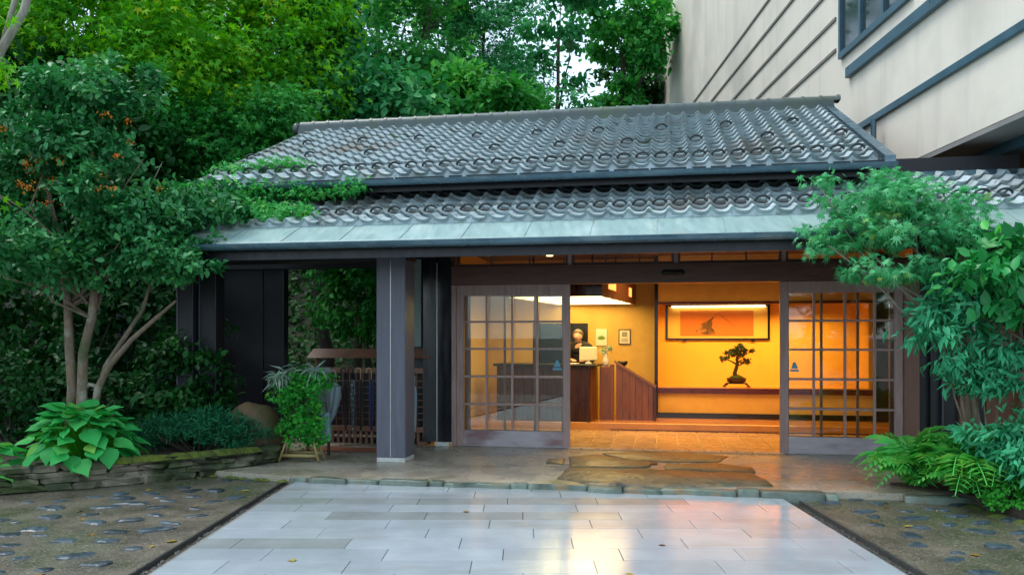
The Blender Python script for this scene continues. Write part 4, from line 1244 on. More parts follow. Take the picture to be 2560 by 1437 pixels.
UM = {'black': pmat('black_nylon', (.012, .012, .014), (.008, .008, .010), .6, 12, bump=.1),
      'navy': pmat('navy_nylon', (.012, .018, .10), (.008, .012, .06), .5, 12, bump=.1),
      'grey': pmat('grey_nylon', (.27, .34, .37), (.20, .26, .29), .5, 6, bump=.1),
      'pattern': pmat('patterned_nylon', (.04, .08, .09), (.015, .03, .035), .5, 40, bump=.1, extra=[((.32, .36, .36), 34, .56, .62, (1, 1, 1))])}
M['cane'] = pmat('pale_cane', (.52, .36, .20), (.40, .27, .14), .45, 6)
def umbrella(label, x, col, handle, zt=.98, L_=.80, wide=.035, y=-.045, tilt=0.0, group=None):
    t = wthing('umbrella', label, 'umbrella', -1.18+x, y, zt, 0, group)
    t.rotation_euler = (0, tilt, -A10)
    hook = [(0, 0, -.12), (0, 0, 0)] + [(-.033 + .033*math.cos(a), 0, .033*math.sin(a)) for a in [math.pi*i/7 for i in range(1, 8)]] + [(-.066, 0, -.035)]
    MB().tube(hook, .008, 7).build('handle', handle, t, smooth=True)
    k = 8; prof = [(.012, -.12), (wide*.8, -.17), (wide, -.30), (wide*.72, -.55), (.012, -L_)]
    mb = MB()
    for r_, z in prof:
        for j in range(2*k):
            a = math.pi*j/k; rr = r_*(1.0 if j % 2 else .66)
            mb.v.append((rr*math.cos(a), rr*math.sin(a)*.7, z))
    for i in range(len(prof)-1):
        for j in range(2*k):
            a = i*2*k+j; b = i*2*k+(j+1) % (2*k); mb.f.append((a, b, b+2*k, a+2*k))
    mb.build('canopy', UM[col], t)
    MB().tube([(0, 0, -.12), (0, 0, -L_-.05)], .004, 6).build('shaft', M['metal'], t)
    MB().tube([(0, 0, -L_-.05), (0, 0, -L_-.10)], [.006, .003], 6).build('tip', M['cane'], t)
umbrella('furled black umbrella with black handle, first on the rack beside the grey one', -.30, 'black', M['blacktop'])
umbrella('furled speckled umbrella with black handle on the rack', -.20, 'pattern', M['blacktop'])
umbrella('furled black umbrella with pale cane handle on the rack', -.09, 'black', M['cane'])
umbrella('furled navy umbrella with pale cane handle hung in the middle of the rack', .06, 'navy', M['cane'], wide=.04)
umbrella('furled navy umbrella with pale cane handle hung beside the grey pillar', .21, 'navy', M['cane'], wide=.045)
umbrella('pale grey loosely furled umbrella leaning out beside the potted ivy', -.385, 'grey', M['metal'], zt=.95, L_=.74, wide=.13, y=-.19, tilt=R(9))
umbrella('pale grey slim umbrella hung at the end of the rack near the black panels', .66, 'grey', M['metal'], zt=.90, L_=.72, wide=.03)

t = wthing('door_mat', 'reddish fibre mat on the porch floor in front of the umbrella rack', 'mat', -1.15, -.62, .002)
tp(t, 'pile', M['terracotta'], (-.62, -.16, .0), (.62, .16, .012), .003)
tp(t, 'border', M['gravel'], (-.65, -.19, 0), (.65, -.161, .008)); tp(t, 'border', M['gravel'], (-.65, .161, 0), (.65, .19, .008))

# potted ivy on a bamboo trestle, with a board behind it
t = thing('plant_stand', 'low bamboo trestle carrying the potted ivy at the terrace edge', 'stand', (-2.52, 9.18, 0), R(-6))
for sx in (-1, 1):
    for sy in (-1, 1):
        MB().tube([(sx*.235, sy*.10, .012), (sx*.14, sy*.06, .29)], [.016, .013], 7).build('leg', M['bamboo'], t, smooth=True)
MB().tube([(-.20, -.088, .075), (.20, -.088, .075)], .020, 7).build('rail', M['bamboo'], t, smooth=True)
MB().tube([(-.20, .088, .09), (.20, .088, .09)], .018, 7).build('rail', M['bamboo'], t, smooth=True)
tp(t, 'top_board', M['darkbark'], (-.19, -.09, .285), (.19, .09, .305), .004)
t = thing('potted_ivy', 'bushy potted ivy with tufts of pale bamboo leaves on top', 'potted plant', (-2.50, 9.18, .3055), 0)
MB().lathe([(.085, 0), (.12, .10), (.13, .15), (.115, .15), (.10, .12)], (0, 0, 0), 12).build('pot', M['darkbark'], t, smooth=True)
mb = MB().tube([(0, 0, .1), (.02, .01, .4), (-.02, 0, .7)], [.022, .018, .008], 6)
rv_ = random.Random(2)
for i in range(10):
    a = rv_.uniform(0, 6.28); h = rv_.uniform(.2, .6)
    mb.tube([(0, 0, h-.1), (.12*math.cos(a), .08*math.sin(a), h), (.24*math.cos(a), .12*math.sin(a), h-.12)], [.008, .005, .003], 5)
mb.build('stem', M['darkbark'], t, smooth=True)
crown('foliage', [(0, 0, .30, .22, .15, .26), (.02, 0, .58, .26, .16, .16), (-.10, 0, .10, .16, .12, .20), (.10, -.02, .05, .17, .12, .18), (.24, 0, .62, .10, .1, .08), (-.22, 0, .42, .08, .1, .14)],
      4000, 'maple5', .06, G['ivy'], t, 9, clump=.07, per=22, droop=.5)
g = np.random.default_rng(77)
cs = np.array([(-.22, -.05, .70), (-.12, 0, .74), (-.28, 0, .62), (.08, -.05, .76), (.16, -.05, .74), (-.33, 0, .66)])
ci = g.integers(0, 6, 110)
D = np.stack([g.normal(size=110)*.8 - .15, g.normal(size=110)*.5 - .2, -.5 + g.normal(size=110)*.45], 1)
V, F, A = leaves(cs[ci] + g.normal(size=(110, 3))*.03, D, np.tile([0, -.3, 1.0], (110, 1)) + g.normal(size=(110, 3))*.3, .14 + .07*g.random(110), 'needle', g.random(110))
obj('bamboo_leaves', fast_mesh('bamboo_leaves', V, F, A), G['bamboo'], t)
t = thing('notice_board', 'plain grey easel board standing behind the potted ivy', 'board', (-2.42, 9.62, 0), R(-8))
tp(t, 'board', pmat('slate_grey_board', (.16, .19, .19), (.12, .14, .14), .6, 5), (-.20, 0, .25), (.12, .02, 1.06), .004)
for x in (-.17, .09): tp(t, 'leg', M['darkbark'], (x-.014, .021, 0), (x+.014, .05, 1.0))
tp(t, 'ledge', M['darkbark'], (-.20, -.05, .22), (.12, .02, .245))
t = thing('cloth_bag', 'pale blue cloth bag hung beside the potted ivy', 'bag', (-2.33, 9.40, .20), R(-8))
bm_ = bmesh.new(); bmesh.ops.create_cube(bm_, size=1)
bmesh.ops.subdivide_edges(bm_, edges=bm_.edges[:], cuts=3, use_grid_fill=True)
for q in bm_.verts:
    q.co = Vector((q.co.x*.15*(1.15-.25*q.co.z), q.co.y*(.07+.03*math.cos(q.co.x*3)*(0.5-q.co.z)), .17 + q.co.z*.34)) + Vector((mnoise.noise(q.co*5)*.008, mnoise.noise(q.co*5+Vector((3, 0, 0)))*.008, 0))
MB().bm(bm_).build('bag_body', pmat('pale_blue_cloth', (.25, .35, .40), (.10, .16, .20), .85, 18, bump=.3), t, smooth=True)
MB().tube([(-.05, 0, .33), (-.03, 0, .46), (.03, 0, .46), (.05, 0, .33)], .006, 6).build('strap', M['suit'], t)

# ================================================================== LOW STONE WALL (left bed)
WP = [Vector(p) for p in ((-2.80, 9.30), (-2.80, 9.02), (-2.95, 8.86), (-3.40, 8.46), (-4.0, 8.05), (-4.86, 7.55), (-5.8, 7.15), (-6.8, 6.8))]
cum = [0]
for i in range(len(WP)-1): cum.append(cum[-1] + (WP[i+1]-WP[i]).length)
def at_path(s):
    s = max(0, min(cum[-1]-1e-4, s))
    for i in range(len(WP)-1):
        if s <= cum[i+1]:
            d = (WP[i+1]-WP[i]).normalized()
            return WP[i] + d*(s-cum[i]), d
sw = thing('stone_wall', 'low dry stacked wall of flat mossy stones round the planting bed', 'wall', (WP[2].x, WP[2].y, -.06))
rw = random.Random(8)
org = Vector((WP[2].x, WP[2].y, -.06))
def stone(c, d, ln, dp, h, mat, seed):
    bm = bmesh.new(); bmesh.ops.create_cube(bm, size=1)
    bmesh.ops.bevel(bm, geom=list(bm.edges), offset=.16, segments=1, affect='EDGES')
    n_ = Vector((-d.y, d.x))
    for q in bm.verts:
        j = mnoise.noise_vector(q.co*2.3 + Vector((seed*1.7, seed*.3, 0)))*.26
        p = q.co + j
        xy = c + d*(p.x*ln) + n_*(p.y*dp)
        q.co = Vector((xy.x, xy.y, cz_ + p.z*h)) - org
    return MB().bm(bm).build('stone', mat, sw)
zz = -.06
for c_ in range(4):
    h = (.075, .062, .058, .07)[c_]
    cz_ = zz + h/2 - .004
    s = rw.uniform(-.1, 0)
    back = .012*c_
    while s < cum[-1]:
        ln = rw.uniform(.16, .42)
        p, d = at_path(s + ln/2)
        n_ = Vector((-d.y, d.x))
        n_ = n_ if n_.y > 0 or abs(n_.y) < .2 and n_.x < 0 else -n_
        stone(p + n_*(back + .06 + rw.uniform(-.02, .02)), d, ln*1.03, .20, h*1.06, M['wallstone'], c_*50 + s*3)
        s += ln
    zz += h - .004
# a cushion of moss lying on the wall's top course
mb = MB()
for i in range(60):
    s = .55 + 1.5*rw.random()**1.4
    p, d = at_path(s)
    r_ = rw.uniform(.035, .085)
    v = [(p.x + r_*1.5*math.cos(a)*(1+.3*math.sin(3*a+i)), p.y + .05 + r_*math.sin(a), .155) for a in [6.283*j/9 for j in range(9)]]
    v += [(p.x + r_*math.cos(a), p.y + .05 + r_*.7*math.sin(a), .18 + r_*.30*(1+.4*math.sin(2*a+i))) for a in [6.283*j/9 for j in range(9)]] + [(p.x, p.y+.05, .18+r_*.42)]
    mb.add([(a-org.x, b-org.y, c-org.z) for a, b, c in v], [(j, (j+1) % 9, 9+(j+1) % 9, 9+j) for j in range(9)] + [(9+j, 9+(j+1) % 9, 18) for j in range(9)])
mo = mb.build('moss_cushion', M['moss'], sw, smooth=True); mo['kind'] = 'stuff'

# brown boulder behind the yew
bm_ = bmesh.new(); bmesh.ops.create_icosphere(bm_, subdivisions=4, radius=1)
for q in bm_.verts:
    n_ = 1 + .10*mnoise.noise(q.co*1.6) + .03*mnoise.noise(q.co*6)
    q.co = Vector((q.co.x*.42*n_, q.co.y*.30*n_, q.co.z*.52*n_))
b_ = MB().bm(bm_).build('boulder', M['rock'], None, (-3.22, 9.55, .12), smooth=True)
meta(b_, 'rounded brown boulder behind the low dark yew shrub', 'boulder')

# ================================================================== PLANTS: left bed
# hosta: every leaf its own piece
def hosta_mesh(seed):
    r = random.Random(seed)
    n_, wv = 7, 4
    v, f = [], []
    for i in range(n_+1):
        t_ = i/n_
        w = .47*math.sin(math.pi*min(1, (t_*.96+.05)**.70))*(1-.15*t_) if 0 < i < n_ else .015
        for j in range(-wv//2, wv//2+1):
            a = j/(wv/2)
            v.append((w*a, t_, .10*abs(a)*(1-t_) - .34*t_*t_*.7 + .03*math.sin(9*t_ + seed)*a*a))
    k = wv+1
    for i in range(n_):
        for j in range(wv): f.append((i*k+j, i*k+j+1, (i+1)*k+j+1, (i+1)*k+j))
    me = bpy.data.meshes.new('leaf'); me.from_pydata(v, [], f); me.shade_smooth(); me.materials.append(G['hosta'])
    return me
hl = [hosta_mesh(s) for s in range(4)]
def hosta(label, c, n, rad, hgt, lsz, seed):
    t = thing('hosta', label, 'hosta', c)
    r = random.Random(seed); mb = MB()
    for i in range(n):
        a = 2.399*i + r.uniform(-.3, .3); q = (i+.5)/n
        ro = rad*(.25 + .75*q)*r.uniform(.8, 1.1); h = hgt*(1.0-.80*q**1.6) + r.uniform(-.03, .05)
        p = (ro*.62*math.cos(a), ro*.62*math.sin(a), max(.04, h))
        mb.tube([(0, 0, 0), (p[0]*.55, p[1]*.55, p[2]*.8), p], [.006, .005, .004], 5)
        obj('leaf', hl[r.randrange(4)], None, t, p, (R(14 - 52*q*q + r.uniform(-24, 24)), r.uniform(-.45, .45), a - math.pi/2 + r.uniform(-.4, .4)), [lsz*r.uniform(.6, 1.2)]*3)
    mb.build('stem', G['strap'], t)
hosta('large hosta with broad bright green leaves spilling over the stone wall', (-4.50, 8.20, .12), 165, .80, .52, .205, 5)
hosta('small yellowish hosta clump at the end of the stone wall', (-5.15, 7.72, .12), 30, .38, .24, .18, 6)

t = thing('yew_shrub', 'low spreading dark blue green yew shrub beside the hosta', 'shrub', (-3.62, 8.98, .1))
mb = MB()
for i in range(14):
    a = 6.28*i/14
    mb.tube([(.05*math.cos(a), .05*math.sin(a), 0), (.35*math.cos(a), .2*math.sin(a), .14), (.68*math.cos(a), .36*math.sin(a), .30)], [.014, .010, .004], 5)
mb.build('stem', M['darkbark'], t)
crown('foliage', [(0, 0, .30, .62, .36, .14), (-.4, -.05, .28, .35, .3, .13), (.42, 0, .24, .33, .28, .11), (.1, -.15, .36, .4, .2, .10)], 6500, 'needle', .075, G['yew'], t, 12, clump=.09, per=45, droop=-.15)

# osmanthus with three trunks
t = thing('osmanthus_tree', 'three trunked osmanthus tree with dark leaves and orange blossom', 'tree', (-4.95, 8.85, .1))
rt = random.Random(4)
def trunk(pts, rad): return MB().tube(pts, rad, 10).build('trunk', M['bark'], t, smooth=True)
trunk([(-.06, .02, -.05), (-.06, .02, .30), (-.02, .0, .75), (-.06, .02, 1.15), (-.10, .05, 1.7), (-.25, .1, 2.5), (-.4, .1, 3.2)], [.066, .058, .053, .05, .044, .032, .014])
trunk([(.06, -.02, -.05), (.08, -.02, .25), (.10, -.02, .75), (.10, 0, 1.15), (.20, 0, 1.55), (.22, .05, 2.1), (.1, .1, 2.9), (.15, .1, 3.5)], [.07, .062, .055, .053, .048, .04, .027, .012])
trunk([(.16, .0, -.05), (.17, .0, .12), (.22, .0, .42), (.26, .0, .75), (.40, -.03, 1.0), (.68, -.08, 1.30), (.95, -.12, 1.52), (1.2, -.16, 1.72)], [.055, .05, .044, .040, .034, .028, .023, .013])
mb = MB()
mb.tube([(.24, 0, .62), (.34, .02, 1.0), (.55, .06, 1.35), (.72, .08, 1.62), (.85, .1, 2.1)], [.032, .03, .026, .022, .01], 7)
mb.tube([(.10, 0, .72), (.17, .0, .80), (.24, 0, .78)], [.03, .026, .026], 7)
OB = [(-4.95, 8.8, 3.45, 1.15, .95, .75), (-5.7, 8.6, 2.95, .8, .8, .75), (-4.35, 8.75, 3.05, .95, .8, .7), (-4.7, 8.6, 2.45, 1.1, .8, .5), (-3.95, 8.55, 2.35, .7, .55, .36),
      (-5.5, 8.7, 2.2, .7, .7, .5), (-4.75, 8.8, 3.95, .55, .5, .38), (-4.1, 8.8, 2.75, .6, .5, .45)]
for b in OB * 3:
    e = Vector((b[0] + rt.uniform(-.5, .5)*b[3], b[1] + rt.uniform(-.5, .5)*b[4], b[2] + rt.uniform(-.3, .5)*b[5])) - Vector((-4.95, 8.85, .1))
    p2, r2 = limb((rt.uniform(-.1, .25), rt.uniform(-.05, .1), rt.uniform(1.5, 2.3)), e, .022, .005, rt, .10, 6)
    mb.tube(p2, r2, 5)
mb.build('branch', M['bark'], t, smooth=True)
ro_ = random.Random(77)
OS = []
for b in OB:
    for q in range(4):
        d = Vector((ro_.gauss(0, 1), ro_.gauss(0, 1), ro_.gauss(0, 1))).normalized()*ro_.uniform(.45, .95)
        r_ = ro_.uniform(.26, .44)
        OS.append((b[0]+d.x*b[3], b[1]+d.y*b[4], b[2]+d.z*b[5], r_*1.15, r_, r_*.55))
crown('crown', OS + [(-3.55, 8.5, 2.16, .32, .3, .16), (-3.8, 8.5, 2.3, .35, .3, .2)], 27000, 'oval', .074, G['osmanthus'], t, 31, clump=.11, per=44, origin=(-4.95, 8.85, .1), droop=.05, shell=.5)
crown('blossom', [(-4.9, 8.3, 3.35, 1.05, .5, .5), (-4.4, 8.3, 3.0, .8, .5, .35), (-5.3, 8.1, 3.1, .6, .4, .2)], 520, 'round', .024, G['flower'], t, 32, clump=.055, per=16, origin=(-4.95, 8.85, .1), shell=.8)

def shrub(label, base, blobs, n, tpl, size, leaf, seed, clump=.14, per=40, name='shrub', cat='shrub', **kw):
    t = thing(name, label, cat, base)
    r = random.Random(seed); mb = MB()
    for b in blobs * 3:
        e = Vector((b[0] + r.uniform(-.6, .6)*b[3], b[1] + r.uniform(-.6, .6)*b[4], b[2] + r.uniform(-.4, .6)*b[5])) - Vector(base)
        p2, r2 = limb((r.uniform(-.08, .08), r.uniform(-.08, .08), -.03), e, .018, .005, r, .05, 5)
        mb.tube(p2, r2, 5)
    mb.build('stem', M['darkbark'], t)
    crown('foliage', blobs, n, tpl, size, leaf, t, seed, clump, per, origin=base, **kw)
    return t
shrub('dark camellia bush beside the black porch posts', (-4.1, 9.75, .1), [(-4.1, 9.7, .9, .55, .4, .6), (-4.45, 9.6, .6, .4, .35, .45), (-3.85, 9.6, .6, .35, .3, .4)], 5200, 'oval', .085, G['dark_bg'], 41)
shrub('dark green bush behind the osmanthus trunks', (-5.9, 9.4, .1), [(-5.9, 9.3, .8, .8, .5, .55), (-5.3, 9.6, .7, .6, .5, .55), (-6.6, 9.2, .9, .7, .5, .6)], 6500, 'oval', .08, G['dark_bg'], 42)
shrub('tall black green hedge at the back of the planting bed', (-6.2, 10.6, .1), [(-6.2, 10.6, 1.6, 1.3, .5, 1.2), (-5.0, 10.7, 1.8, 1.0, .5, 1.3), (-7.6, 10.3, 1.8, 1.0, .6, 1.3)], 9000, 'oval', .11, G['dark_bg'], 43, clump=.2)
shrub('hanging green shrub seen through the open porch', tuple(W(-1.9, 2.35, -.08)), [(*W(-2.0, 2.2, 2.05), .9, .35, .75), (*W(-1.5, 2.1, 1.7), .6, .3, .55), (*W(-2.3, 2.3, 2.7), .9, .4, .5)], 6500, 'oval', .10, G['green_bg'], 44, clump=.17, droop=.8)

# ================================================================== PLANTS: right bed
def maple_branches(mb, base, targets, r, tr):
    for e in targets:
        e = Vector(e) - Vector(base)
        p2, r2 = limb((.0, .0, r.uniform(1.1, 1.5)), e, tr, tr*.25, r, .06, 7)
        mb.tube(p2, r2, 6)
mbase = (4.25, 7.55, 0.0)
t = thing('japanese_maple', 'green japanese maple spreading its branches over the doorway corner', 'tree', mbase)
MLB = [(3.35, 7.35, 2.68, .62, .42, .17), (2.95, 7.30, 2.40, .42, .35, .15), (3.75, 7.4, 2.62, .55, .4, .2), (3.55, 7.2, 2.34, .6, .4, .13), (3.25, 7.1, 2.02, .45, .32, .10), (3.75, 7.15, 2.05, .38, .32, .14),
       (2.72, 7.35, 2.82, .18, .2, .10), (3.45, 7.4, 2.88, .3, .3, .08), (2.78, 7.25, 2.25, .26, .2, .1), (4.0, 7.3, 2.40, .3, .3, .18)]
rm = random.Random(6)
MB().tube([(0, 0, -.05), (.02, -.02, .5), (-.04, 0, 1.1), (-.12, -.05, 1.6), (-.30, -.12, 1.95), (-.42, -.2, 2.3)], [.045, .04, .034, .03, .024, .012], 9).build('trunk', M['bark'], t, smooth=True)
mb = MB(); maple_branches(mb, mbase, [b[:3] for b in MLB], rm, .022)
mb.tube([(-.30, -.12, 1.95), (-.7, -.25, 1.98), (-1.2, -.35, 2.08)], [.022, .016, .006], 6)
mb.build('branch', M['paletrunk'], t, smooth=True)
crown('crown', MLB, 3600, 'maple', .105, G['maple'], t, 52, clump=.12, per=16, origin=mbase, droop=.55, up=1.0, flat=.4, shell=.35)

gb = (4.35, 6.95, 0.0)
t = thing('glossy_tree', 'small broadleaf tree with glossy leaves overhanging the ferns', 'tree', gb)
GLB = [(4.15, 6.75, 2.05, .38, .35, .20), (3.88, 6.7, 1.92, .30, .3, .18), (4.3, 6.6, 1.75, .35, .3, .22), (4.2, 6.7, 2.25, .25, .25, .12), (3.98, 6.7, 1.72, .2, .2, .15)]
MB().tube([(0, 0, -.05), (.03, .0, .6), (-.03, 0, 1.2), (-.05, -.05, 1.7), (-.15, -.1, 2.1)], [.04, .035, .03, .022, .010], 8).build('trunk', M['bark'], t, smooth=True)
mb = MB(); maple_branches(mb, gb, [b[:3] for b in GLB], rm, .014); mb.build('branch', M['bark'], t, smooth=True)
crown('crown', GLB, 1000, 'oval', .12, G['glossy'], t, 53, clump=.14, per=14, origin=gb, droop=.3, up=1.0)

def nandina(label, base, blobs, n, seed, leaf='nandina'):
    t = thing('nandina', label, 'shrub', base)
    r = random.Random(seed); mb = MB()
    for b in blobs:
        e = Vector(b[:3]) - Vector(base)
        p2, r2 = limb((r.uniform(-.06, .06), r.uniform(-.06, .06), -.03), e, .014, .005, r, .03, 6); mb.tube(p2, r2, 6)
    mb.build('stem', M['bark'], t, smooth=True)
    crown('foliage', blobs, n, 'long', .10, G[leaf], t, seed, .11, 22, origin=base, droop=.45, up=.9)
nandina('tall blue green nandina shrub between the maple and the ferns', (4.12, 7.15, 0),
        [(3.72, 7.0, 1.72, .26, .22, .15), (3.62, 6.95, 1.50, .22, .2, .16), (3.9, 7.0, 1.55, .28, .2, .18), (3.75, 6.95, 1.28, .25, .2, .14), (3.95, 6.9, 1.10, .22, .18, .12), (4.2, 6.9, 1.30, .2, .18, .1), (4.15, 6.9, 1.02, .25, .2, .08), (3.85, 7, 1.85, .2, .2, .1)], 2300, 61)
nandina('low blue green nandina growing out of the ferns', (4.15, 6.85, 0),
        [(4.0, 6.8, .62, .28, .22, .12), (4.3, 6.75, .66, .28, .22, .14), (4.2, 6.6, .5, .3, .2, .14), (4.42, 6.6, .42, .3, .2, .14), (4.05, 6.65, .38, .2, .2, .12)], 1900, 62)

# ferns: arching fronds with leaflets, each frond its own piece
def frond_mesh(seed, nl=15):
    r = random.Random(seed)
    P_, D_, N_, S_ = [], [], [], []
    for i in range(1, nl+1):
        t_ = i/nl
        c = np.array([0, t_*.95, .42*math.sin(t_*2.5) - .22*t_*t_])
        for sx in (-1, 1):
            P_.append(c); D_.append([sx*1.0, .45, -.18 + r.uniform(-.1, .1)]); N_.append([0, -.1, 1]); S_.append(.34*math.sin(math.pi*(.12 + .86*t_))**.8*r.uniform(.85, 1.1) + .02)
    V, F, A = leaves(np.array(P_), np.array(D_, float), np.array(N_, float), np.array(S_), 'long', np.clip(np.array([r.random() for _ in P_])*.8 + .1, 0, 1))
    rv0 = len(V)
    pts = [np.array([0, t_*.95, .42*math.sin(t_*2.5) - .22*t_*t_]) for t_ in [j/nl for j in range(nl+1)]]
    V = np.concatenate([V, np.array([p + np.array([sx*.007, 0, .002]) for p in pts for sx in (-1, 1)])])
    rf_ = []
    for j in range(nl):
        a = rv0 + 2*j; rf_ += [(a, a+1, a+3), (a, a+3, a+2)]
    F = np.concatenate([F, np.array(rf_)]); A = np.concatenate([A, np.full(2*(nl+1), .4)])
    me = fast_mesh('frond', V, F, A); me.materials.append(G['fern'])
    return me
fm = [frond_mesh(s) for s in range(4)]
def fern(label, c, n, ln, seed):
    t = thing('fern', label, 'fern', c)
    r = random.Random(seed)
    for i in range(n):
        a = 2.399*i + r.uniform(-.4, .4)
        s = ln*r.uniform(.7, 1.15)
        obj('frond', fm[r.randrange(4)], None, t, (r.uniform(-.04, .04), r.uniform(-.04, .04), .02), (R(r.uniform(0, 58)), r.uniform(-.2, .2), a), (s*.8, s, s))
fern('bright green fern at the corner of the bed near the sliding door', (3.72, 7.46, .02), 52, .62, 1)
fern('bright green fern spreading over the moss beside the strap leaves', (3.98, 7.12, .02), 56, .68, 2)
fern('bright green fern in front of the low nandina', (4.28, 7.0, .02), 46, .66, 3)
fern('green fern under the glossy tree at the bed edge', (4.55, 6.72, .02), 40, .62, 4)
t = thing('strap_plant', 'yellow green plant with long arching strap leaves among the ferns', 'plant', (3.88, 7.05, .02))
rr_ = random.Random(9)
for i in range(18):
    a = R(rr_.uniform(150, 330)); s = rr_.uniform(.35, .55); w = .016
    if i > 13: a = rr_.uniform(0, 6.28)
    pts = [(s*.9*math.sin(q*1.1)*1.0, .52*math.sin(q*2.0)*s - .42*s*q*q*.5) for q in [j/7 for j in range(8)]]
    v, f = [], []
    for j, (d, z) in enumerate(pts):
        ww = w*math.sin(math.pi*min(.97, .25 + .72*j/7))
        for e in (-1, 1): v.append((d*math.cos(a) - e*ww*math.sin(a), d*math.sin(a) + e*ww*math.cos(a), .05 + z*1.3 + .08*(1-j/7)))
    for j in range(7): f.append((2*j, 2*j+1, 2*j+3, 2*j+2))
    me = fast_mesh('leaf', np.array(v), np.array(f), np.full(len(v), rr_.random()), True)
    obj('leaf', me, G['strap'], t)
shrub('low mound of tiny bright leaves at the front of the fern bed', (4.12, 6.78, 0), [(4.12, 6.72, .12, .24, .18, .13), (4.38, 6.55, .13, .26, .2, .14)], 2600, 'round', .035, G['mound'], 65, clump=.05, per=30, name='mound_plant', cat='plant')

# ================================================================== CREEPER on the roof's left end
t = thing('roof_creeper', 'green creeper trailing over the left end of both tiled roofs', 'creeper', W(-2.6, -1.6, 2.55))
o_ = W(-2.6, -1.6, 2.55)
CB = []
for (u, v, z, a, b, c) in ((-2.3, -1.45, 2.92, .6, .28, .10), (-1.7, -1.5, 2.86, .45, .2, .08), (-2.75, -1.5, 2.95, .4, .3, .16), (-2.55, -1.35, 2.96, .55, .40, .07), (-2.1, -1.42, 2.88, .5, .25, .06), (-1.75, -1.35, 2.90, .35, .2, .05), (-2.6, -1.12, 3.22, .5, .12, .12), (-1.9, -1.16, 3.19, .5, .08, .08), (-1.3, -1.17, 3.17, .4, .07, .06), (-.95, -1.2, 3.21, .25, .05, .05),
                           (-2.45, -.72, 3.56, .55, .14, .05), (-2.0, -.66, 3.60, .4, .12, .05), (-2.9, -1.2, 3.0, .4, .4, .3), (-2.7, -1.75, 2.78, .4, .15, .08)):
    CB.append((*W(u, v, z), a, b, c))
mb = MB()
rk = random.Random(15)
for i in range(len(CB)-1):
    p2, r2 = limb(Vector(CB[i][:3])-o_, Vector(CB[i+1][:3])-o_, .008, .006, rk, .05, 6); mb.tube(p2, r2, 5)
mb.build('stem', M['darkbark'], t)
crown('foliage', CB, 12000, 'maple5', .072, G['vine'], t, 71, clump=.09, per=18, origin=tuple(o_), droop=.3)

# ================================================================== TREES beyond the roof
BG = 'trees on the slope behind the entrance'
def bt(label, x, y, z, blobs, n, tpl, size, leaf, tr, seed, bark='darkbark', **kw):
    tree('broadleaf_tree', label, 'tree', (x, y, hill_z(x, y)-.05), [(x+a, y+b, z+c, d, e, f) for a, b, c, d, e, f in blobs], n, tpl, size, G[leaf], M[bark], tr, seed, BG, **kw)
bt('yellow green maple rising above the osmanthus', -7.4, 13.8, 6.9, [(0, 0, 0, 2.3, 1.5, 1.5), (1.5, -.3, -.9, 1.3, 1.1, .9), (-1.5, -.3, -.8, 1.4, 1.2, .9), (.4, -.6, .9, 1.5, 1.0, .9)], 17600, 'maple5', 0.160, 'maple_bg', .16, 101)
bt('yellow tinged maple standing left of the ridge', -4.9, 15.2, 6.9, [(0, 0, 0, 1.7, 1.3, 1.5), (.8, -.4, -1.1, .9, .8, .7), (-1.0, -.3, .6, 1.2, 1.0, 1.0), (.5, -.3, 1.2, 1.1, .9, .8)], 14400, 'maple5', 0.152, 'maple_bg', .15, 102)
bt('deep green tree between the two yellow maples', -6.5, 16.5, 6.4, [(0, 0, 0, 2.0, 1.4, 1.8), (1.2, -.4, -1.2, 1.4, 1.0, .9), (-.6, -.4, -1.4, 1.5, 1.1, .8)], 14400, 'maple5', 0.152, 'green_bg', .16, 103)
bt('narrow creeper clad dark teal tree beside the yellow maple', -4.0, 16.0, 7.4, [(0, 0, 0, .7, .7, 2.0), (.25, -.2, -1.3, .5, .6, 1.0), (-.2, 0, 1.5, .8, .7, 1.0)], 6500, 'oval', .17, 'teal_bg', .14, 104)
bt('tall mid green tree behind the middle of the ridge', -3.0, 18.5, 8.0, [(0, 0, 0, 1.9, 1.5, 1.9), (1.3, -.3, -1.3, 1.3, 1.0, .9), (-1.1, -.4, -1.6, 1.3, 1.0, .9), (.3, 0, 1.8, 1.6, 1.2, 1.0)], 17600, 'maple5', 0.160, 'green_bg', .18, 105)
bt('pale leaved low tree leaning over the left end of the ridge', -3.3, 15.8, 6.15, [(0, 0, 0, 1.3, .9, .65), (-1.0, .0, -.25, .9, .8, .5), (.9, -.1, -.35, .8, .7, .45)], 6500, 'oval', .17, 'teal_bg', .10, 106)
bt('blue green tree behind the right half of the ridge', -.8, 19.5, 8.2, [(-.3, 0, 0, 1.4, 1.2, 1.4), (.6, -.3, -1.0, .8, .8, .7), (-1.0, -.3, -1.0, 1.1, .9, .9), (-.2, 0, 1.5, 1.2, 1.0, .9)], 13600, 'maple5', 0.144, 'teal_bg', .16, 107)
bt('low green tree just above the right half of the ridge', -1.1, 17.3, 6.5, [(0, 0, 0, 1.4, .9, .7), (.9, 0, -.2, .7, .6, .5), (-1.2, 0, -.1, .8, .7, .55)], 6000, 'oval', .18, 'green_bg', .10, 108)
bt('thin see through tree with bright sky behind it', 1.0, 24.0, 11.2, [(0, 0, 0, 1.7, 1.2, 1.2), (-.9, 0, -1.7, .9, .8, .6), (.9, 0, 1.0, 1.2, 1.0, .8), (.6, 0, -2.6, .6, .6, .6)], 2900, 'oval', .20, 'teal_bg', .10, 109)
bt('slim bare stemmed tree near the hotel wing', 3.0, 26.0, 10.4, [(0, 0, 1.2, 1.2, 1.0, 1.3), (.2, 0, -1.6, .8, .7, 1.4), (1.3, 0, .6, 1.0, .9, 1.2)], 5200, 'oval', .20, 'green_bg', .10, 110)
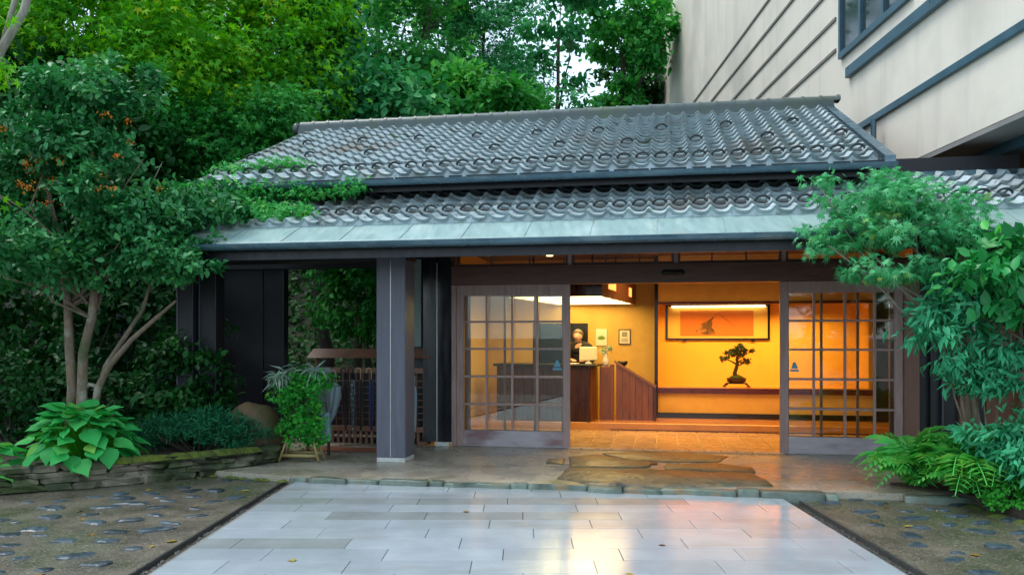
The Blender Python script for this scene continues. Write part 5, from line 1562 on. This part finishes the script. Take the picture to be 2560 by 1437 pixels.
bt('dense dark tree at the corner of the hotel wing', 4.3, 29, 10.6, [(0, 0, 0, 1.5, 1.2, 2.2), (-.6, 0, -2.8, 1.0, .9, 1.4), (.4, 0, 2.2, 1.4, 1.0, 1.2)], 7500, 'oval', .22, 'dark_bg', .15, 111)
bt('broad green tree just beyond the left roof verge', -5.2, 14.0, 4.9, [(0, 0, 0, 1.3, .9, .8), (.9, .1, .4, .8, .7, .5), (-1.0, -.1, .2, 1.0, .8, .7)], 10400, 'maple5', 0.129, 'green_bg', .11, 112)
bt('dark tree filling the hollow behind the osmanthus', -8.0, 12.8, 4.9, [(0, 0, 0, 1.6, 1.0, 1.1), (1.4, .2, -.8, 1.1, .8, .9), (-.4, 0, -1.5, 1.4, .9, 1.0)], 7500, 'oval', .16, 'dark_bg', .13, 113)
bt('bright yellow green maple at the far left of the slope', -10.2, 14.2, 6.8, [(0, 0, 0, 2.0, 1.5, 1.6), (1.0, -.4, -1.6, 1.4, 1.1, 1.0), (.6, -.3, 1.4, 1.5, 1.1, .9)], 13600, 'maple5', 0.160, 'maple_bg', .16, 114)
for i, (x, y, z, lb) in enumerate(((-14, 25, 11, 'huge dark tree high on the slope at the far left'), (-9.2, 24, 10.8, 'huge dark tree high on the slope behind the yellow maples'), (-4.6, 25, 11.2, 'huge dark tree high on the slope behind the mid green tree'))):  # backdrop trees added in dark leaf to fill gaps like shade
    bt(lb, x, y, z, [(0, 0, 0, 2.9, 1.8, 2.6), (1.5, 0, -2.4, 2.0, 1.3, 1.6), (-1.5, 0, -2.2, 2.0, 1.3, 1.6), (0, 0, 2.6, 2.2, 1.5, 1.4)], 9000, 'oval', .27, 'dark_bg', .25, 120+i)
# pale leaning tree whose limb crosses the top left corner
pb = (-6.6, 8.0, .05)
t = thing('leaning_tree', 'pale barked leaning tree with yellow green leaves beside the osmanthus', 'tree', pb)
MB().tube([(0, 0, -.1), (.25, 0, 1.0), (.8, 0, 2.9), (1.40, 0, 4.25), (1.62, 0, 4.62), (1.78, 0, 5.2)], [.09, .075, .055, .042, .038, .03], 9).build('trunk', M['paletrunk'], t, smooth=True)
MB().tube([(1.40, 0, 4.25), (1.50, .05, 4.75), (1.75, .1, 5.2)], [.03, .026, .02], 7).build('branch', M['paletrunk'], t, smooth=True)
crown('crown', [(-5.0, 7.7, 3.98, .35, .3, .07), (-5.45, 7.6, 2.75, .5, .4, .35), (-5.35, 7.8, 4.6, .4, .4, .25), (-5.6, 7.6, 2.2, .4, .35, .3), (-4.6, 8.2, 5.3, .6, .4, .3)], 900, 'maple5', .11, G['maple_bg'], t, 55, clump=.12, per=16, origin=pb)
